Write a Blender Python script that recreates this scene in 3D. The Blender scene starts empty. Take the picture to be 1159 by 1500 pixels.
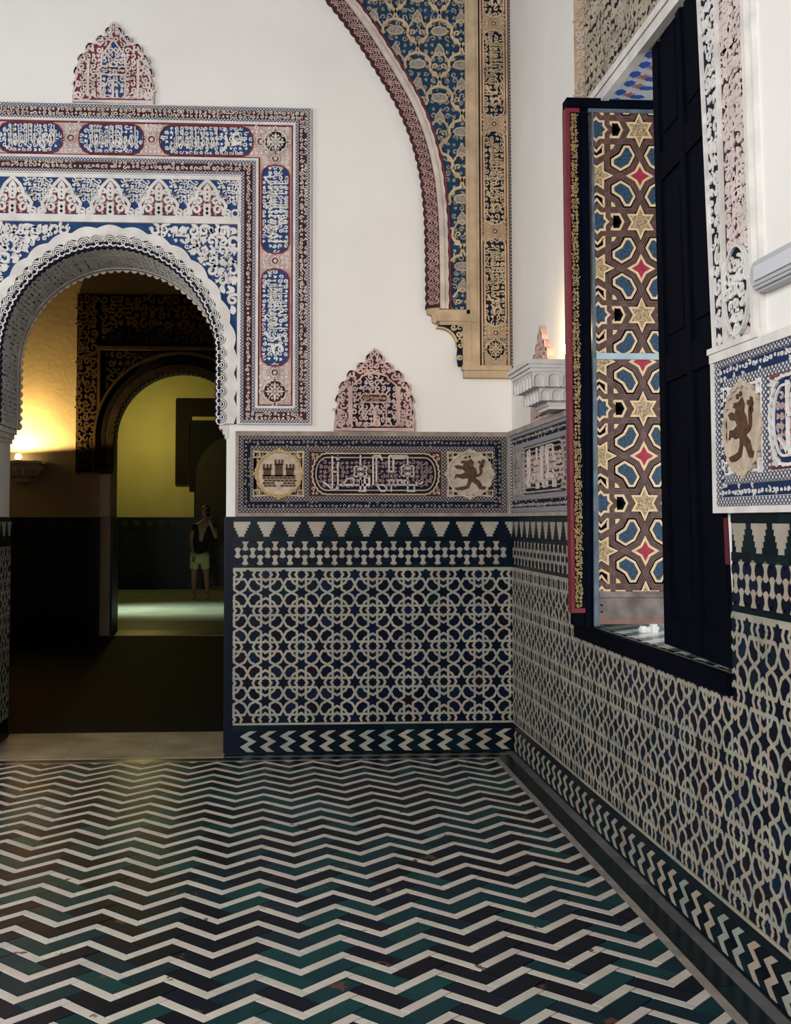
import bpy, math, random
import numpy as np
from mathutils import Matrix, Vector
R = random.Random(7)
NR = np.random.RandomState(7)
C = bpy.context.scene.collection
SC = bpy.context.scene
PI = math.pi

# ---------------------------------------------------------------- camera, world, lights, exposure
cam_d = bpy.data.cameras.new('camera')
cam = bpy.data.objects.new('camera', cam_d); C.objects.link(cam); SC.camera = cam
FPX, CX, CY, YAW, PIT, ROLL = 1701.3, 507.2, 666.1, .0605, .0561, .0003
cam.location = (-1.6153, -7.8589, 1.5525)
cam.rotation_euler = (PI/2 + PIT, ROLL, -YAW)
cam_d.sensor_fit = 'VERTICAL'; cam_d.sensor_height = 24.0
cam_d.lens = FPX/1500*24.0
cam_d.shift_x = (1159/2 - CX)/1500
cam_d.shift_y = (CY - 750)/1500
cam_d.clip_start = .05; cam_d.clip_end = 100
SC.view_settings.view_transform = 'Standard'
SC.view_settings.look = 'None'
SC.view_settings.exposure = 0.0
SC.view_settings.gamma = 1.0
SC.view_settings.use_curve_mapping = False
w = bpy.data.worlds.new('sky'); SC.world = w; w.use_nodes = True
w.node_tree.nodes['Background'].inputs[0].default_value = (.62, .80, 1.0, 1)
w.node_tree.nodes['Background'].inputs[1].default_value = .08

def area(name, loc, target, sx, sy, energy, col, spread=180):
    l = bpy.data.lights.new(name, 'AREA'); l.shape = 'RECTANGLE'; l.size = sx; l.size_y = sy
    l.energy = energy; l.color = col; l.spread = math.radians(spread)
    o = bpy.data.objects.new(name, l); C.objects.link(o); o.location = loc
    d = Vector(target) - Vector(loc)
    o.rotation_euler = d.to_track_quat('-Z', 'Y').to_euler()
    return o
def point(name, loc, energy, col, r=.05):
    l = bpy.data.lights.new(name, 'POINT'); l.energy = energy; l.color = col; l.shadow_soft_size = r
    o = bpy.data.objects.new(name, l); C.objects.link(o); o.location = loc
    return o
# daylight from the courtyard door and high windows behind the viewer, and an added fill light from the left
area('courtyard_daylight', (-4.2, -9.2, 3.0), (-1.1, 0, 3.3), 3.4, 2.4, 425, (1.0, .985, .97), 170)
area('left_fill', (-6.2, -3.6, 3.7), (0, -1.6, 3.0), 1.6, 2.4, 95, (.97, .98, 1.0), 170)
# the window recess on the right opens to the sky
area('window_daylight', (1.7, -3.9, 1.9), (.25, -2.1, 1.5), 1.4, 1.4, 80, (.90, .96, 1.0))
# warm lamps of the rooms beyond, and daylight falling on their floor
area('side_window_daylight', (-7.6, 12.4, 2.6), (-3.6, 12.5, 0), 1.0, .6, 75, (.80, 1.0, .70), 42)
point('far_room_lamp', (-4.4, 16.9, 3.5), 52, (1.0, .86, .24), .15)

# ---------------------------------------------------------------- materials
MATS = {}
def nmat(name, cols, rough=.8, spec=.4, noise=0, nscale=6, bump=0, bscale=40, blend='random', metal=0,
         spots=None, spot_scale=9, spot_amt=.62, coat=0):
    """cols: one colour or several picked per object / per island; noise darkens in blotches; spots: wear colour"""
    if name in MATS: return MATS[name]
    m = bpy.data.materials.new(name); m.use_nodes = True; MATS[name] = m
    nt = m.node_tree; N = nt.nodes; L = nt.links
    b = N['Principled BSDF']
    b.inputs['Roughness'].default_value = rough
    b.inputs['Specular IOR Level'].default_value = spec
    b.inputs['Metallic'].default_value = metal
    if coat: b.inputs['Coat Weight'].default_value = coat
    if not isinstance(cols[0], (tuple, list)): cols = [cols]
    geo = N.new('ShaderNodeNewGeometry')
    if len(cols) > 1:
        oi = N.new('ShaderNodeObjectInfo')
        ad = N.new('ShaderNodeMath'); ad.operation = 'ADD'
        L.new(geo.outputs['Random Per Island'], ad.inputs[0]); L.new(oi.outputs['Random'], ad.inputs[1])
        fr = N.new('ShaderNodeMath'); fr.operation = 'FRACT'; L.new(ad.outputs[0], fr.inputs[0])
        cr = N.new('ShaderNodeValToRGB'); cr.color_ramp.interpolation = 'CONSTANT'
        e = cr.color_ramp.elements
        while len(e) < len(cols): e.new(.5)
        for i, c in enumerate(cols):
            e[i].position = i/len(cols); e[i].color = (*c, 1)
        L.new(fr.outputs[0], cr.inputs[0]); out = cr.outputs[0]
    else:
        rgb = N.new('ShaderNodeRGB'); rgb.outputs[0].default_value = (*cols[0], 1); out = rgb.outputs[0]
    if noise:
        nz = N.new('ShaderNodeTexNoise'); nz.inputs['Scale'].default_value = nscale; nz.inputs['Detail'].default_value = 5
        L.new(geo.outputs['Position'], nz.inputs['Vector'])
        mr = N.new('ShaderNodeMapRange'); mr.inputs[1].default_value = .3; mr.inputs[2].default_value = .7
        mr.inputs[3].default_value = 1-noise; mr.inputs[4].default_value = 1
        L.new(nz.outputs['Fac'], mr.inputs[0])
        mx = N.new('ShaderNodeMix'); mx.data_type = 'RGBA'; mx.blend_type = 'MULTIPLY'; mx.inputs[0].default_value = 1
        L.new(out, mx.inputs[6]); L.new(mr.outputs[0], mx.inputs[7]); out = mx.outputs[2]
    if spots:
        nz = N.new('ShaderNodeTexNoise'); nz.inputs['Scale'].default_value = spot_scale; nz.inputs['Detail'].default_value = 6
        nz.inputs['Roughness'].default_value = .65
        L.new(geo.outputs['Position'], nz.inputs['Vector'])
        cr2 = N.new('ShaderNodeValToRGB'); cr2.color_ramp.elements[0].position = spot_amt; cr2.color_ramp.elements[1].position = spot_amt+.02
        L.new(nz.outputs['Fac'], cr2.inputs[0])
        mx = N.new('ShaderNodeMix'); mx.data_type = 'RGBA'
        L.new(cr2.outputs[0], mx.inputs[0]); L.new(out, mx.inputs[6]); mx.inputs[7].default_value = (*spots, 1); out = mx.outputs[2]
    L.new(out, b.inputs['Base Color'])
    if bump:
        nz = N.new('ShaderNodeTexNoise'); nz.inputs['Scale'].default_value = bscale; nz.inputs['Detail'].default_value = 4
        L.new(geo.outputs['Position'], nz.inputs['Vector'])
        bp = N.new('ShaderNodeBump'); bp.inputs['Strength'].default_value = bump; bp.inputs['Distance'].default_value = .01
        L.new(nz.outputs['Fac'], bp.inputs['Height']); L.new(bp.outputs[0], b.inputs['Normal'])
    return m
def rope_mat(name, c1, c2, scale=42):
    """fine twisted-cord moulding, too small to pick apart: diagonal two-colour weave"""
    if name in MATS: return MATS[name]
    m = bpy.data.materials.new(name); m.use_nodes = True; MATS[name] = m
    N = m.node_tree.nodes; L = m.node_tree.links; b = N['Principled BSDF']; b.inputs['Roughness'].default_value = .85
    geo = N.new('ShaderNodeNewGeometry')
    ws = []
    for ax, sg in (('X', 0), ('Y', 1)):
        mp = N.new('ShaderNodeMapping'); mp.inputs['Rotation'].default_value = (0, math.radians(45 if sg else -45), math.radians(30))
        L.new(geo.outputs['Position'], mp.inputs['Vector'])
        wv = N.new('ShaderNodeTexWave'); wv.inputs['Scale'].default_value = scale; wv.inputs['Distortion'].default_value = 1.2
        wv.inputs['Detail'].default_value = 2; L.new(mp.outputs[0], wv.inputs['Vector']); ws.append(wv.outputs['Fac'])
    mu = N.new('ShaderNodeMath'); mu.operation = 'MULTIPLY'; L.new(ws[0], mu.inputs[0]); L.new(ws[1], mu.inputs[1])
    cr = N.new('ShaderNodeValToRGB'); cr.color_ramp.elements[0].position = .12; cr.color_ramp.elements[0].color = (*c1, 1)
    cr.color_ramp.elements[1].position = .42; cr.color_ramp.elements[1].color = (*c2, 1)
    L.new(mu.outputs[0], cr.inputs[0]); L.new(cr.outputs[0], b.inputs['Base Color'])
    return m

M_wall = nmat('white_plaster', (.80, .775, .745), .9, .2, noise=.08, nscale=1.6, bump=.10, bscale=16)
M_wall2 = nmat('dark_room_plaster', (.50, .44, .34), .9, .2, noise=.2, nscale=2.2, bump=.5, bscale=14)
M_stucco = nmat('painted_stucco', (.66, .57, .51), .85, .25, noise=.35, nscale=9)
M_stucco_w = nmat('white_stucco', (.74, .71, .68), .85, .25, noise=.25, nscale=9)
M_stucco_p = nmat('pink_stucco', (.62, .44, .40), .85, .25, noise=.35, nscale=8)
M_stucco_g = nmat('aged_gilt_stucco', (.56, .42, .27), .8, .3, noise=.4, nscale=7)
M_stucco_d = nmat('grimy_stucco', (.36, .29, .25), .85, .25, noise=.45, nscale=12)
M_blue = nmat('blue_ground', (.026, .070, .21), .85, .2, noise=.45, nscale=14)
M_navy = nmat('navy_ground', (.006, .011, .028), .85, .2, noise=.4, nscale=14)
M_teal = nmat('dark_teal_ground', (.012, .05, .10), .85, .2, noise=.4, nscale=14)
M_red = nmat('red_ground', (.20, .040, .055), .85, .2, noise=.4, nscale=14)
M_maroon = nmat('maroon_ground', (.075, .022, .028), .85, .2, noise=.4, nscale=14)
M_rope = rope_mat('cord_blue_white', (.045, .055, .10), (.58, .55, .53), 24)
M_rope_d = rope_mat('cord_dark', (.014, .014, .028), (.34, .27, .235), 22)
M_dark = nmat('dark_glaze', [(.002, .005, .016), (.0025, .006, .018), (.002, .004, .014), (.003, .007, .026), (.002, .005, .014), (.003, .008, .020), (.002, .004, .012),
     (.003, .011, .034), (.0025, .006, .018), (.002, .011, .018), (.003, .005, .014), (.002, .005, .016), (.009, .005, .010), (.002, .004, .012), (.002, .005, .014), (.002, .005, .016), (.0025, .004, .012)], .30, .12, bump=.05, bscale=60)
M_strap = nmat('bone_glaze', [(.39, .36, .28), (.42, .38, .29), (.36, .36, .30), (.41, .36, .29), (.36, .34, .28), (.32, .35, .30), (.42, .34, .27)], .35, .3, noise=.3, nscale=5)
M_bone = nmat('ivory_glaze', [(.40, .36, .29), (.37, .35, .29), (.39, .35, .28), (.33, .33, .28), (.40, .32, .26)], .35, .3, noise=.25, nscale=8)
M_green = nmat('green_black_glaze', [(.002, .008, .013), (.002, .006, .012), (.003, .013, .017)], .28, .12)
M_fwhite = nmat('floor_white_glaze', [(.60, .56, .49), (.64, .59, .52), (.56, .53, .47), (.62, .55, .50)], .46, .25, noise=.2, nscale=7, spots=(.13, .065, .05), spot_scale=7, spot_amt=.645)
M_fdark = nmat('floor_dark_glaze', [(.002, .006, .018), (.002, .038, .048), (.002, .007, .020), (.003, .052, .056), (.002, .005, .014), (.002, .022, .036), (.002, .006, .016)], .34, .12, noise=.4, nscale=8, spots=(.11, .045, .035), spot_scale=6, spot_amt=.645)
M_grout = nmat('mortar', (.045, .035, .032), .95, .1)
M_fgrey = nmat('grey_stone', [(.13, .13, .14), (.16, .155, .16), (.11, .11, .125)], .5, .4, noise=.25, nscale=14)
M_fborder = nmat('worn_border_glaze', [(.34, .30, .26), (.30, .28, .25), (.38, .32, .27)], .4, .4, noise=.35, nscale=10)
M_marble = nmat('veined_marble', (.40, .33, .22), .5, .25, noise=.5, nscale=3.0)
M_wood_dk = nmat('black_wood', (.0018, .003, .008), .8, .04, noise=.4, nscale=10)
M_wood = nmat('inlaid_brown_wood', [(.038, .018, .018), (.046, .022, .021), (.032, .015, .016)], .55, .35, noise=.4, nscale=30)
M_strip = nmat('light_inlay_line', (.20, .105, .08), .5, .4, noise=.3, nscale=20)
M_edge = nmat('weathered_blue_grey_paint', (.11, .15, .19), .6, .3, noise=.5, nscale=16)
M_rail = nmat('worn_bare_wood', (.22, .17, .155), .7, .3, noise=.6, nscale=14)
M_gold = nmat('pale_gold', (.66, .47, .27), .5, .4, noise=.25, nscale=30)
M_golddk = nmat('tarnished_gilding', (.36, .24, .09), .45, .5, noise=.5, nscale=40)
M_inblue = nmat('inlay_blue', (.035, .085, .15), .6, .3, noise=.95, nscale=110)
M_inred = nmat('inlay_red', (.34, .022, .050), .6, .3, noise=.4, nscale=40)
M_redpaint = nmat('red_paint', (.17, .015, .026), .5, .4, noise=.3, nscale=20)
M_bluepaint = nmat('bright_blue_paint', (.03, .11, .46), .7, .3)
M_redfaded = nmat('faded_red_paint', (.45, .16, .17), .8, .3, noise=.3, nscale=20)
M_castle = nmat('brown_paint', (.12, .060, .036), .85, .2, noise=.5, nscale=40)
M_medal = nmat('cream_medallion', (.56, .46, .35), .85, .2, noise=.35, nscale=22)
M_medgold = nmat('gilt_medallion_rim', (.50, .33, .13), .7, .3, noise=.4, nscale=30)
M_bracket = nmat('bracket_white', (.66, .63, .61), .8, .3, noise=.2, nscale=12)
M_skin = nmat('skin', (.32, .17, .11), .6, .3)
M_hair = nmat('hair', (.012, .009, .008), .6, .3)
M_top = nmat('dark_top', (.012, .012, .016), .9, .2)
M_shorts = nmat('lime_cotton', (.50, .52, .22), .9, .2)
M_phone = nmat('black_plastic', (.008, .008, .01), .8, .1)

# ---------------------------------------------------------------- mesh builder in a local frame (u right, v up, w out)
class Frame:
    def __init__(s, O, U, V, W): s.O = np.array(O, float); s.A = np.array([U, V, W], float)
    def to(s, P): return s.O + np.asarray(P, float) @ s.A
FB = Frame((0, 0, 0), (1, 0, 0), (0, 0, 1), (0, -1, 0))          # back wall
FR = Frame((0, 0, 0), (0, -1, 0), (0, 0, 1), (-1, 0, 0))         # right wall, u = distance from the corner
FF = Frame((0, 0, 0), (1, 0, 0), (0, 1, 0), (0, 0, 1))           # floor
def back(y): return Frame((0, y, 0), (1, 0, 0), (0, 0, 1), (0, -1, 0))

class MB:
    def __init__(s): s.V = []; s.L = []; s.N = []; s.M = []; s.n = 0
    def raw(s, V, loops, counts, mat=0):
        V = np.asarray(V, float).reshape(-1, 3)
        s.V.append(V); s.L.append(np.asarray(loops, int).ravel()+s.n); s.N.append(np.asarray(counts, int))
        s.M.append(np.full(len(counts), mat, int)); s.n += len(V)
        return s
    def prism(s, pts, w0, w1, mat=0, bottom=False):
        p = np.asarray(pts, float); n = len(p)
        a = np.sum(p[:, 0]*np.roll(p[:, 1], -1) - np.roll(p[:, 0], -1)*p[:, 1])
        if a < 0: p = p[::-1]
        V = np.concatenate([np.c_[p, np.full(n, w1)], np.c_[p, np.full(n, w0)]])
        i = np.arange(n); j = (i+1) % n
        loops = [i, np.c_[i+n, j+n, j, i].ravel()]; counts = [n]+[4]*n
        if bottom: loops.append(i[::-1]+n); counts.append(n)
        return s.raw(V, np.concatenate(loops), counts, mat)
    def rect(s, u0, v0, u1, v1, w0, w1, mat=0, bottom=False):
        return s.prism([(u0, v0), (u1, v0), (u1, v1), (u0, v1)], w0, w1, mat, bottom)
    def disc(s, u, v, r, w0, w1, mat=0, n=14, sx=1):
        a = np.arange(n)*2*PI/n
        return s.prism(np.c_[u+r*sx*np.cos(a), v+r*np.sin(a)], w0, w1, mat)
    def ring(s, u, v, r, wd, w0, w1, mat=0, n=16, sx=1):
        a = np.arange(n)*2*PI/n
        return s.ribbon(np.c_[u+r*sx*np.cos(a), v+r*np.sin(a)], wd, w0, w1, mat, True)
    def ribbon(s, pts, wd, w0, w1, mat=0, closed=False):
        V, Q = ribbon_geo(pts, wd, w0, w1, closed)
        return s.raw(V, Q, np.full(len(Q), 4), mat)
    def strip(s, A, B, w0, w1, mat=0, closed=False):
        """solid band between two polylines of equal length (A on the left side walking along, B on the right)"""
        A = np.asarray(A, float); B = np.asarray(B, float); n = len(A)
        V = np.concatenate([np.c_[A, np.full(n, w1)], np.c_[B, np.full(n, w1)], np.c_[A, np.full(n, w0)], np.c_[B, np.full(n, w0)]])
        m = n if closed else n-1
        i = np.arange(m); j = (i+1) % n
        Q = np.concatenate([np.c_[i, i+n, j+n, j], np.c_[i, j, j+2*n, i+2*n], np.c_[i+n, i+3*n, j+3*n, j+n]])
        if not closed:
            Q = np.concatenate([Q, [[0, 2*n, 3*n, n], [n-1, 2*n-1, 4*n-1, 3*n-1]]])
        return s.raw(V, Q, np.full(len(Q), 4), mat)
    def box(s, x0, y0, z0, x1, y1, z1, mat=0):
        return s.prism([(x0, y0), (x1, y0), (x1, y1), (x0, y1)], z0, z1, mat, True)
    def build(s, name, mats, parent=None, frame=FF, kind=None, smooth=False, origin=None):
        if not s.V: return None
        V = frame.to(np.concatenate(s.V))
        off = np.zeros(3)
        if parent is not None:
            off = np.array(world_loc(parent))
        elif origin is not None: off = np.array(origin)
        V = V - off
        L = np.concatenate(s.L); N = np.concatenate(s.N); M = np.concatenate(s.M)
        me = bpy.data.meshes.new(name)
        me.vertices.add(len(V)); me.vertices.foreach_set('co', V.ravel())
        me.loops.add(len(L)); me.loops.foreach_set('vertex_index', L.astype(np.int32))
        me.polygons.add(len(N)); st = np.concatenate([[0], np.cumsum(N)[:-1]])
        me.polygons.foreach_set('loop_start', st.astype(np.int32))
        if not isinstance(mats, (list, tuple)): mats = [mats]
        for m in mats: me.materials.append(m)
        me.polygons.foreach_set('material_index', M.astype(np.int32))
        me.polygons.foreach_set('use_smooth', np.full(len(N), bool(smooth)))
        me.update(calc_edges=True)
        o = bpy.data.objects.new(name, me); C.objects.link(o)
        if parent is not None: o.parent = parent
        elif origin is not None: o.location = origin
        if kind: o['kind'] = kind
        return o
def world_loc(o):
    p = Vector((0, 0, 0))
    while o is not None: p = p + o.location; o = o.parent
    return p
def ribbon_geo(pts, wd, w0, w1, closed=False):
    p = np.asarray(pts, float); n = len(p)
    if closed: t = np.roll(p, -1, 0) - np.roll(p, 1, 0)
    else:
        t = np.empty_like(p); t[1:-1] = p[2:]-p[:-2]; t[0] = p[1]-p[0]; t[-1] = p[-1]-p[-2]
    t /= np.maximum(np.linalg.norm(t, axis=1, keepdims=True), 1e-9)
    nr = np.c_[-t[:, 1], t[:, 0]]
    # mitre
    e = (np.roll(p, -1, 0)-p); e /= np.maximum(np.linalg.norm(e, axis=1, keepdims=True), 1e-9)
    en = np.c_[-e[:, 1], e[:, 0]]; c = np.abs(np.sum(nr*en, 1)); c = np.clip(c, .5, 1)
    if not closed: c[-1] = 1
    h = (np.broadcast_to(np.asarray(wd, float), (n,))/2/c)[:, None]
    A = p+nr*h; B = p-nr*h
    V = np.concatenate([np.c_[A, np.full(n, w1)], np.c_[B, np.full(n, w1)], np.c_[A, np.full(n, w0)], np.c_[B, np.full(n, w0)]])
    m = n if closed else n-1
    i = np.arange(m); j = (i+1) % n
    Q = np.concatenate([np.c_[i, i+n, j+n, j], np.c_[i, j, j+2*n, i+2*n], np.c_[i+n, i+3*n, j+3*n, j+n]])
    return V, Q
def empty(name, loc, label=None, cat=None, group=None):
    o = bpy.data.objects.new(name, None); C.objects.link(o); o.location = loc; o.empty_display_size = .1
    if label: o['label'] = label
    if cat: o['category'] = cat
    if group: o['group'] = group
    return o

# ---------------------------------------------------------------- ornament generators
def spiral(turns, r0, r1, tail, n=11):
    a = np.linspace(0, turns*2*PI, n); r = np.linspace(r0, r1, n)
    p = np.c_[r*np.cos(a), r*np.sin(a)]
    return np.concatenate([[[r0*1.02, -tail], [r0*1.04, -tail*.5]], p])
def scroll_templates():
    T = []
    for turns, r0, r1, tail in ((.95, .40, .14, .55), (1.2, .42, .10, .35), (.75, .36, .20, .7)):
        V, Q = ribbon_geo(spiral(turns, r0, r1, tail), np.r_[.16, .22, np.linspace(.25, .17, 11)], 0, 1)
        T.append((V, Q, np.full(len(Q), 4)))
    # leaf: comma-shaped lobe
    a = np.linspace(0, PI, 6)
    p = np.concatenate([np.c_[.34*np.cos(a), .30*np.sin(a)], [[-.20, -.16], [-.02, -.42], [.08, -.12]]])
    b = MB().prism(p, 0, 1); T.append((b.V[0], np.concatenate(b.L), np.concatenate(b.N)))
    return T
ST = scroll_templates()
def scrolls(mb, test, box, s, w0, w1, mat=0, seed=0, fat=1.0, leaf=.3, squash=(1, 1), thin=None):
    """a carved foliage field: spirals and leaves on a jittered grid over box where test(u, v) holds"""
    rs = np.random.RandomState(seed)
    u0, v0, u1, v1 = box
    nu = max(1, int(round((u1-u0)/(s*squash[0])))); nv = max(1, int(round((v1-v0)/(s*squash[1]))))
    su = (u1-u0)/nu; sv = (v1-v0)/nv
    gi, gj = np.meshgrid(np.arange(nu), np.arange(nv)); gi = gi.ravel(); gj = gj.ravel()
    U = u0+(gi+.5)*su + (rs.rand(len(gi))-.5)*su*.25; V = v0+(gj+.5)*sv + (rs.rand(len(gi))-.5)*sv*.25
    ok = test(U, V) if test else np.ones(len(U), bool)
    U = U[ok]; V = V[ok]; sg = np.where((gi+gj) % 2, 1., -1.)[ok]
    k = np.where(rs.rand(len(U)) < leaf, 3, rs.randint(0, 3, len(U)))
    ang = rs.randint(0, 8, len(U))*PI/4 + rs.uniform(-.25, .25, len(U))
    sc = rs.uniform(.92, 1.12, len(U))*fat
    for t in range(4):
        q = np.where(k == t)[0]
        if not len(q): continue
        TV, TL, TN = ST[t]; n = len(TV); TL = np.asarray(TL).ravel()
        c = np.cos(ang[q]); si = np.sin(ang[q])
        x = TV[:, 0][None]*sg[q][:, None]*sc[q][:, None]; y = TV[:, 1][None]*sc[q][:, None]
        X = (x*c[:, None]-y*si[:, None])*su + U[q][:, None]
        Y = (x*si[:, None]+y*c[:, None])*sv + V[q][:, None]
        Z = np.broadcast_to(w0+(w1-w0)*TV[:, 2][None], X.shape)
        P = np.stack([X, Y, Z], -1).reshape(-1, 3)
        LL = (TL[None]+(np.arange(len(q))*n)[:, None]).ravel()
        mb.raw(P, LL, np.tile(TN, len(q)), mat)
def inpoly(poly):
    P = np.asarray(poly, float)
    def f(u, v):
        u = np.asarray(u); v = np.asarray(v); r = np.zeros(u.shape, bool)
        for i in range(len(P)):
            x0, y0 = P[i]; x1, y1 = P[(i+1) % len(P)]
            if y0 == y1: continue
            c = ((y0 > v) != (y1 > v)) & (u < (x1-x0)*(v-y0)/(y1-y0)+x0)
            r ^= c
        return r
    return f
def offset_line(P, d):
    P = np.asarray(P, float); t = np.empty_like(P); t[1:-1] = P[2:]-P[:-2]; t[0] = P[1]-P[0]; t[-1] = P[-1]-P[-2]
    t /= np.linalg.norm(t, axis=1, keepdims=True)
    return P+np.c_[-t[:, 1], t[:, 0]]*np.asarray(d)[..., None] if np.ndim(d) else P+np.c_[-t[:, 1], t[:, 0]]*d
def resample(P, n):
    P = np.asarray(P, float); d = np.r_[0, np.cumsum(np.linalg.norm(np.diff(P, axis=0), axis=1))]
    t = np.linspace(0, d[-1], n); return np.c_[np.interp(t, d, P[:, 0]), np.interp(t, d, P[:, 1])]
def smooth_line(P, n, it=3):
    P = resample(P, n)
    for _ in range(it*4): P[1:-1] = .25*P[:-2]+.5*P[1:-1]+.25*P[2:]
    return resample(P, n)
def inset(P, d):
    """move every edge of a polygon inward by d (mitred)"""
    P = np.asarray(P, float); n = len(P)
    if np.sum(P[:, 0]*np.roll(P[:, 1], -1)-np.roll(P[:, 0], -1)*P[:, 1]) < 0: P = P[::-1]
    e = np.roll(P, -1, 0)-P; e /= np.maximum(np.linalg.norm(e, axis=1, keepdims=True), 1e-9)
    nr = np.c_[-e[:, 1], e[:, 0]]; n0 = np.roll(nr, 1, 0)
    b = nr+n0; k = np.sum(b*nr, 1); k = np.maximum(k, .25)
    return P+b/k[:, None]*d
TXT = {}
def text_geo(body):
    if body in TXT: return TXT[body]
    cu = bpy.data.curves.new('text', 'FONT'); cu.body = body; cu.size = 1; cu.resolution_u = 2; cu.extrude = .5; cu.offset = .012
    o = bpy.data.objects.new('text', cu); C.objects.link(o)
    dg = bpy.context.evaluated_depsgraph_get(); me = o.evaluated_get(dg).to_mesh()
    V = np.array([v.co[:] for v in me.vertices]); L = np.concatenate([np.array(p.vertices[:]) for p in me.polygons]); N = np.array([len(p.vertices) for p in me.polygons])
    o.evaluated_get(dg).to_mesh_clear(); bpy.data.objects.remove(o); bpy.data.curves.remove(cu)
    mn = V.min(0); mx = V.max(0); V = (V-mn)/(mx-mn)
    TXT[body] = (V, L, N); return TXT[body]
# joined Arabic letter forms in visual (left to right) order: "glory to our lord the sultan"
AR1 = '\ufee5\ufe8e\ufec4\ufee0\ufeb4\ufedf\ufe8d'
AR2 = '\ufe8e\ufee7\ufefb\ufeee\ufee4\ufedf'
AR3 = '\ufeb0\ufecb'
def text(mb, body, u0, v0, u1, v1, w0, w1, mat=0, turn=False):
    V, L, N = text_geo(body)
    if turn:  # text read upward, letters' heads to the right
        P = np.c_[u0+V[:, 1]*(u1-u0), v1-V[:, 0]*(v1-v0), w0+V[:, 2]*(w1-w0)]
    else: P = np.c_[u0+V[:, 0]*(u1-u0), v0+V[:, 1]*(v1-v0), w0+V[:, 2]*(w1-w0)]
    mb.raw(P, L, N, mat)

# ================================================================ STRUCTURE
XA, ZA, RA = -2.74, 2.65, .745           # door arch: centre, springing height, radius
JL, JR = -3.532, -1.9486                 # door jambs
def arc(rx, rz, a0=180., a1=0., n=33, dz=0):
    a = np.radians(np.linspace(a0, a1, n)); return np.c_[XA+rx*np.cos(a), ZA+dz+rz*np.sin(a)]
o = [(-6.3, 0), (JL, 0), (JL, 2.2), (XA-RA, 2.2)] + [tuple(p) for p in arc(RA, RA)] + \
    [(XA+RA, 2.2), (JR, 2.2), (JR, 0), (.02, 0), (.02, 6.4), (-6.3, 6.4)]
wall_back = MB().prism(o, -.65, 0, bottom=True).build('wall_back', M_wall, frame=FB, kind='structure')
NEARJ = [(3.845, .94), (3.735, 2.17), (3.64, 3.53), (3.50, 5.2), (3.42, 6.4)]     # the near window jamb leans
o = [(0, 0), (9.2, 0), (9.2, 6.4)] + NEARJ[::-1] + [(1.73, .94), (1.73, 6.4), (0, 6.4)]
wall_right = MB().prism(o, -.5, 0, bottom=True).build('wall_right', M_wall, frame=FR, kind='structure')
MB().box(-6.5, -9.2, 0, -6.3, .65, 6.4).build('wall_left', M_wall, kind='structure')
MB().box(-6.5, -9.2, 6.4, .5, .65, 6.55).build('ceiling', M_wood_dk, kind='structure')
floor = MB().box(-6.3, -9.2, -.12, .02, -.0, -.012).build('floor', M_grout, kind='structure')
# the rooms beyond the arch
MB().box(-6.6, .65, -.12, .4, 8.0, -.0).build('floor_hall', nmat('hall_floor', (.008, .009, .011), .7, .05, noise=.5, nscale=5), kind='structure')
MB().box(-6.6, .65, 5.2, .4, 8.0, 5.35).build('ceiling_hall', M_wood_dk, kind='structure')
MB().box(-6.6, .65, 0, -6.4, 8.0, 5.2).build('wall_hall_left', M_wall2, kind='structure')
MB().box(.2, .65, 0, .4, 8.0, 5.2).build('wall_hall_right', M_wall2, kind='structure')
XB, ZB, RB = -2.91, 2.665, .93           # second arch
a = np.radians(np.linspace(180, 0, 29))
arcB = [(XB+RB*math.cos(t), ZB+RB*math.sin(t)) for t in a]
o = [(-6.6, 0), (XB-RB, 0)] + arcB + [(XB+RB, 0), (.4, 0), (.4, 5.2), (-6.6, 5.2)]
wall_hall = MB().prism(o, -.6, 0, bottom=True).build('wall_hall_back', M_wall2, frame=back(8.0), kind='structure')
MB().box(-8.2, 8.0, -.12, .9, 18.6, 0).build('floor_far', nmat('far_floor', (.22, .23, .20), .5, .2, noise=.35, nscale=1.5), kind='structure')
MB().box(-8.2, 8.6, 5.2, .9, 18.6, 5.35).build('ceiling_far', M_wood_dk, kind='structure')
M_yel = nmat('yellow_room_plaster', (.58, .50, .24), .9, .2, noise=.12, nscale=2, bump=.4, bscale=10)
wall_far = MB().box(-8.2, 18.5, 0, .9, 18.7, 5.2).build('wall_far', M_yel, kind='structure')
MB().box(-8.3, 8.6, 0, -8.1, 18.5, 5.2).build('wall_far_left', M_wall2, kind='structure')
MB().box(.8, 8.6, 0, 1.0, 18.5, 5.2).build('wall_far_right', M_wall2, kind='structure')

# ================================================================ TILE DADO
CELL = .24; K = CELL/290
ZT, ZBOT = 1.2257, .2076
P_oct = [(0, 51), (15, 36), (36, 36), (36, 15), (51, 0), (36, -15), (36, -36), (15, -36), (0, -51), (-15, -36), (-36, -36), (-36, -15), (-51, 0), (-36, 15), (-36, 36), (-15, 36)]
P_edge = [(0, -85), (22, -37), (66, -37), (44, 0), (66, 37), (22, 37), (0, 85), (-22, 37), (-66, 37), (-44, 0), (-66, -37), (-22, -37)]
P_edge = [(x*.93, y*.93) for x, y in P_edge]
P_corner = [(-65, 0), (-23, -23), (0, -65), (23, -23), (65, 0), (23, 23), (0, 65), (-23, 23)]
P_lobe = [(37, 120), (80, 145), (122, 122), (145, 80), (120, 37), (85, 37), (67, 67), (37, 85)]
P_kite = [(36, 83), (66, 66), (83, 36), (36, 36)]
P_chev = [(0, 102), (-36, 83), (-36, 36), (-15, 36), (0, 51), (15, 36), (36, 36), (36, 83)]
def rot(P, k):
    P = np.asarray(P, float)
    for _ in range(k % 4): P = np.c_[-P[:, 1], P[:, 0]]
    return P
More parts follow.
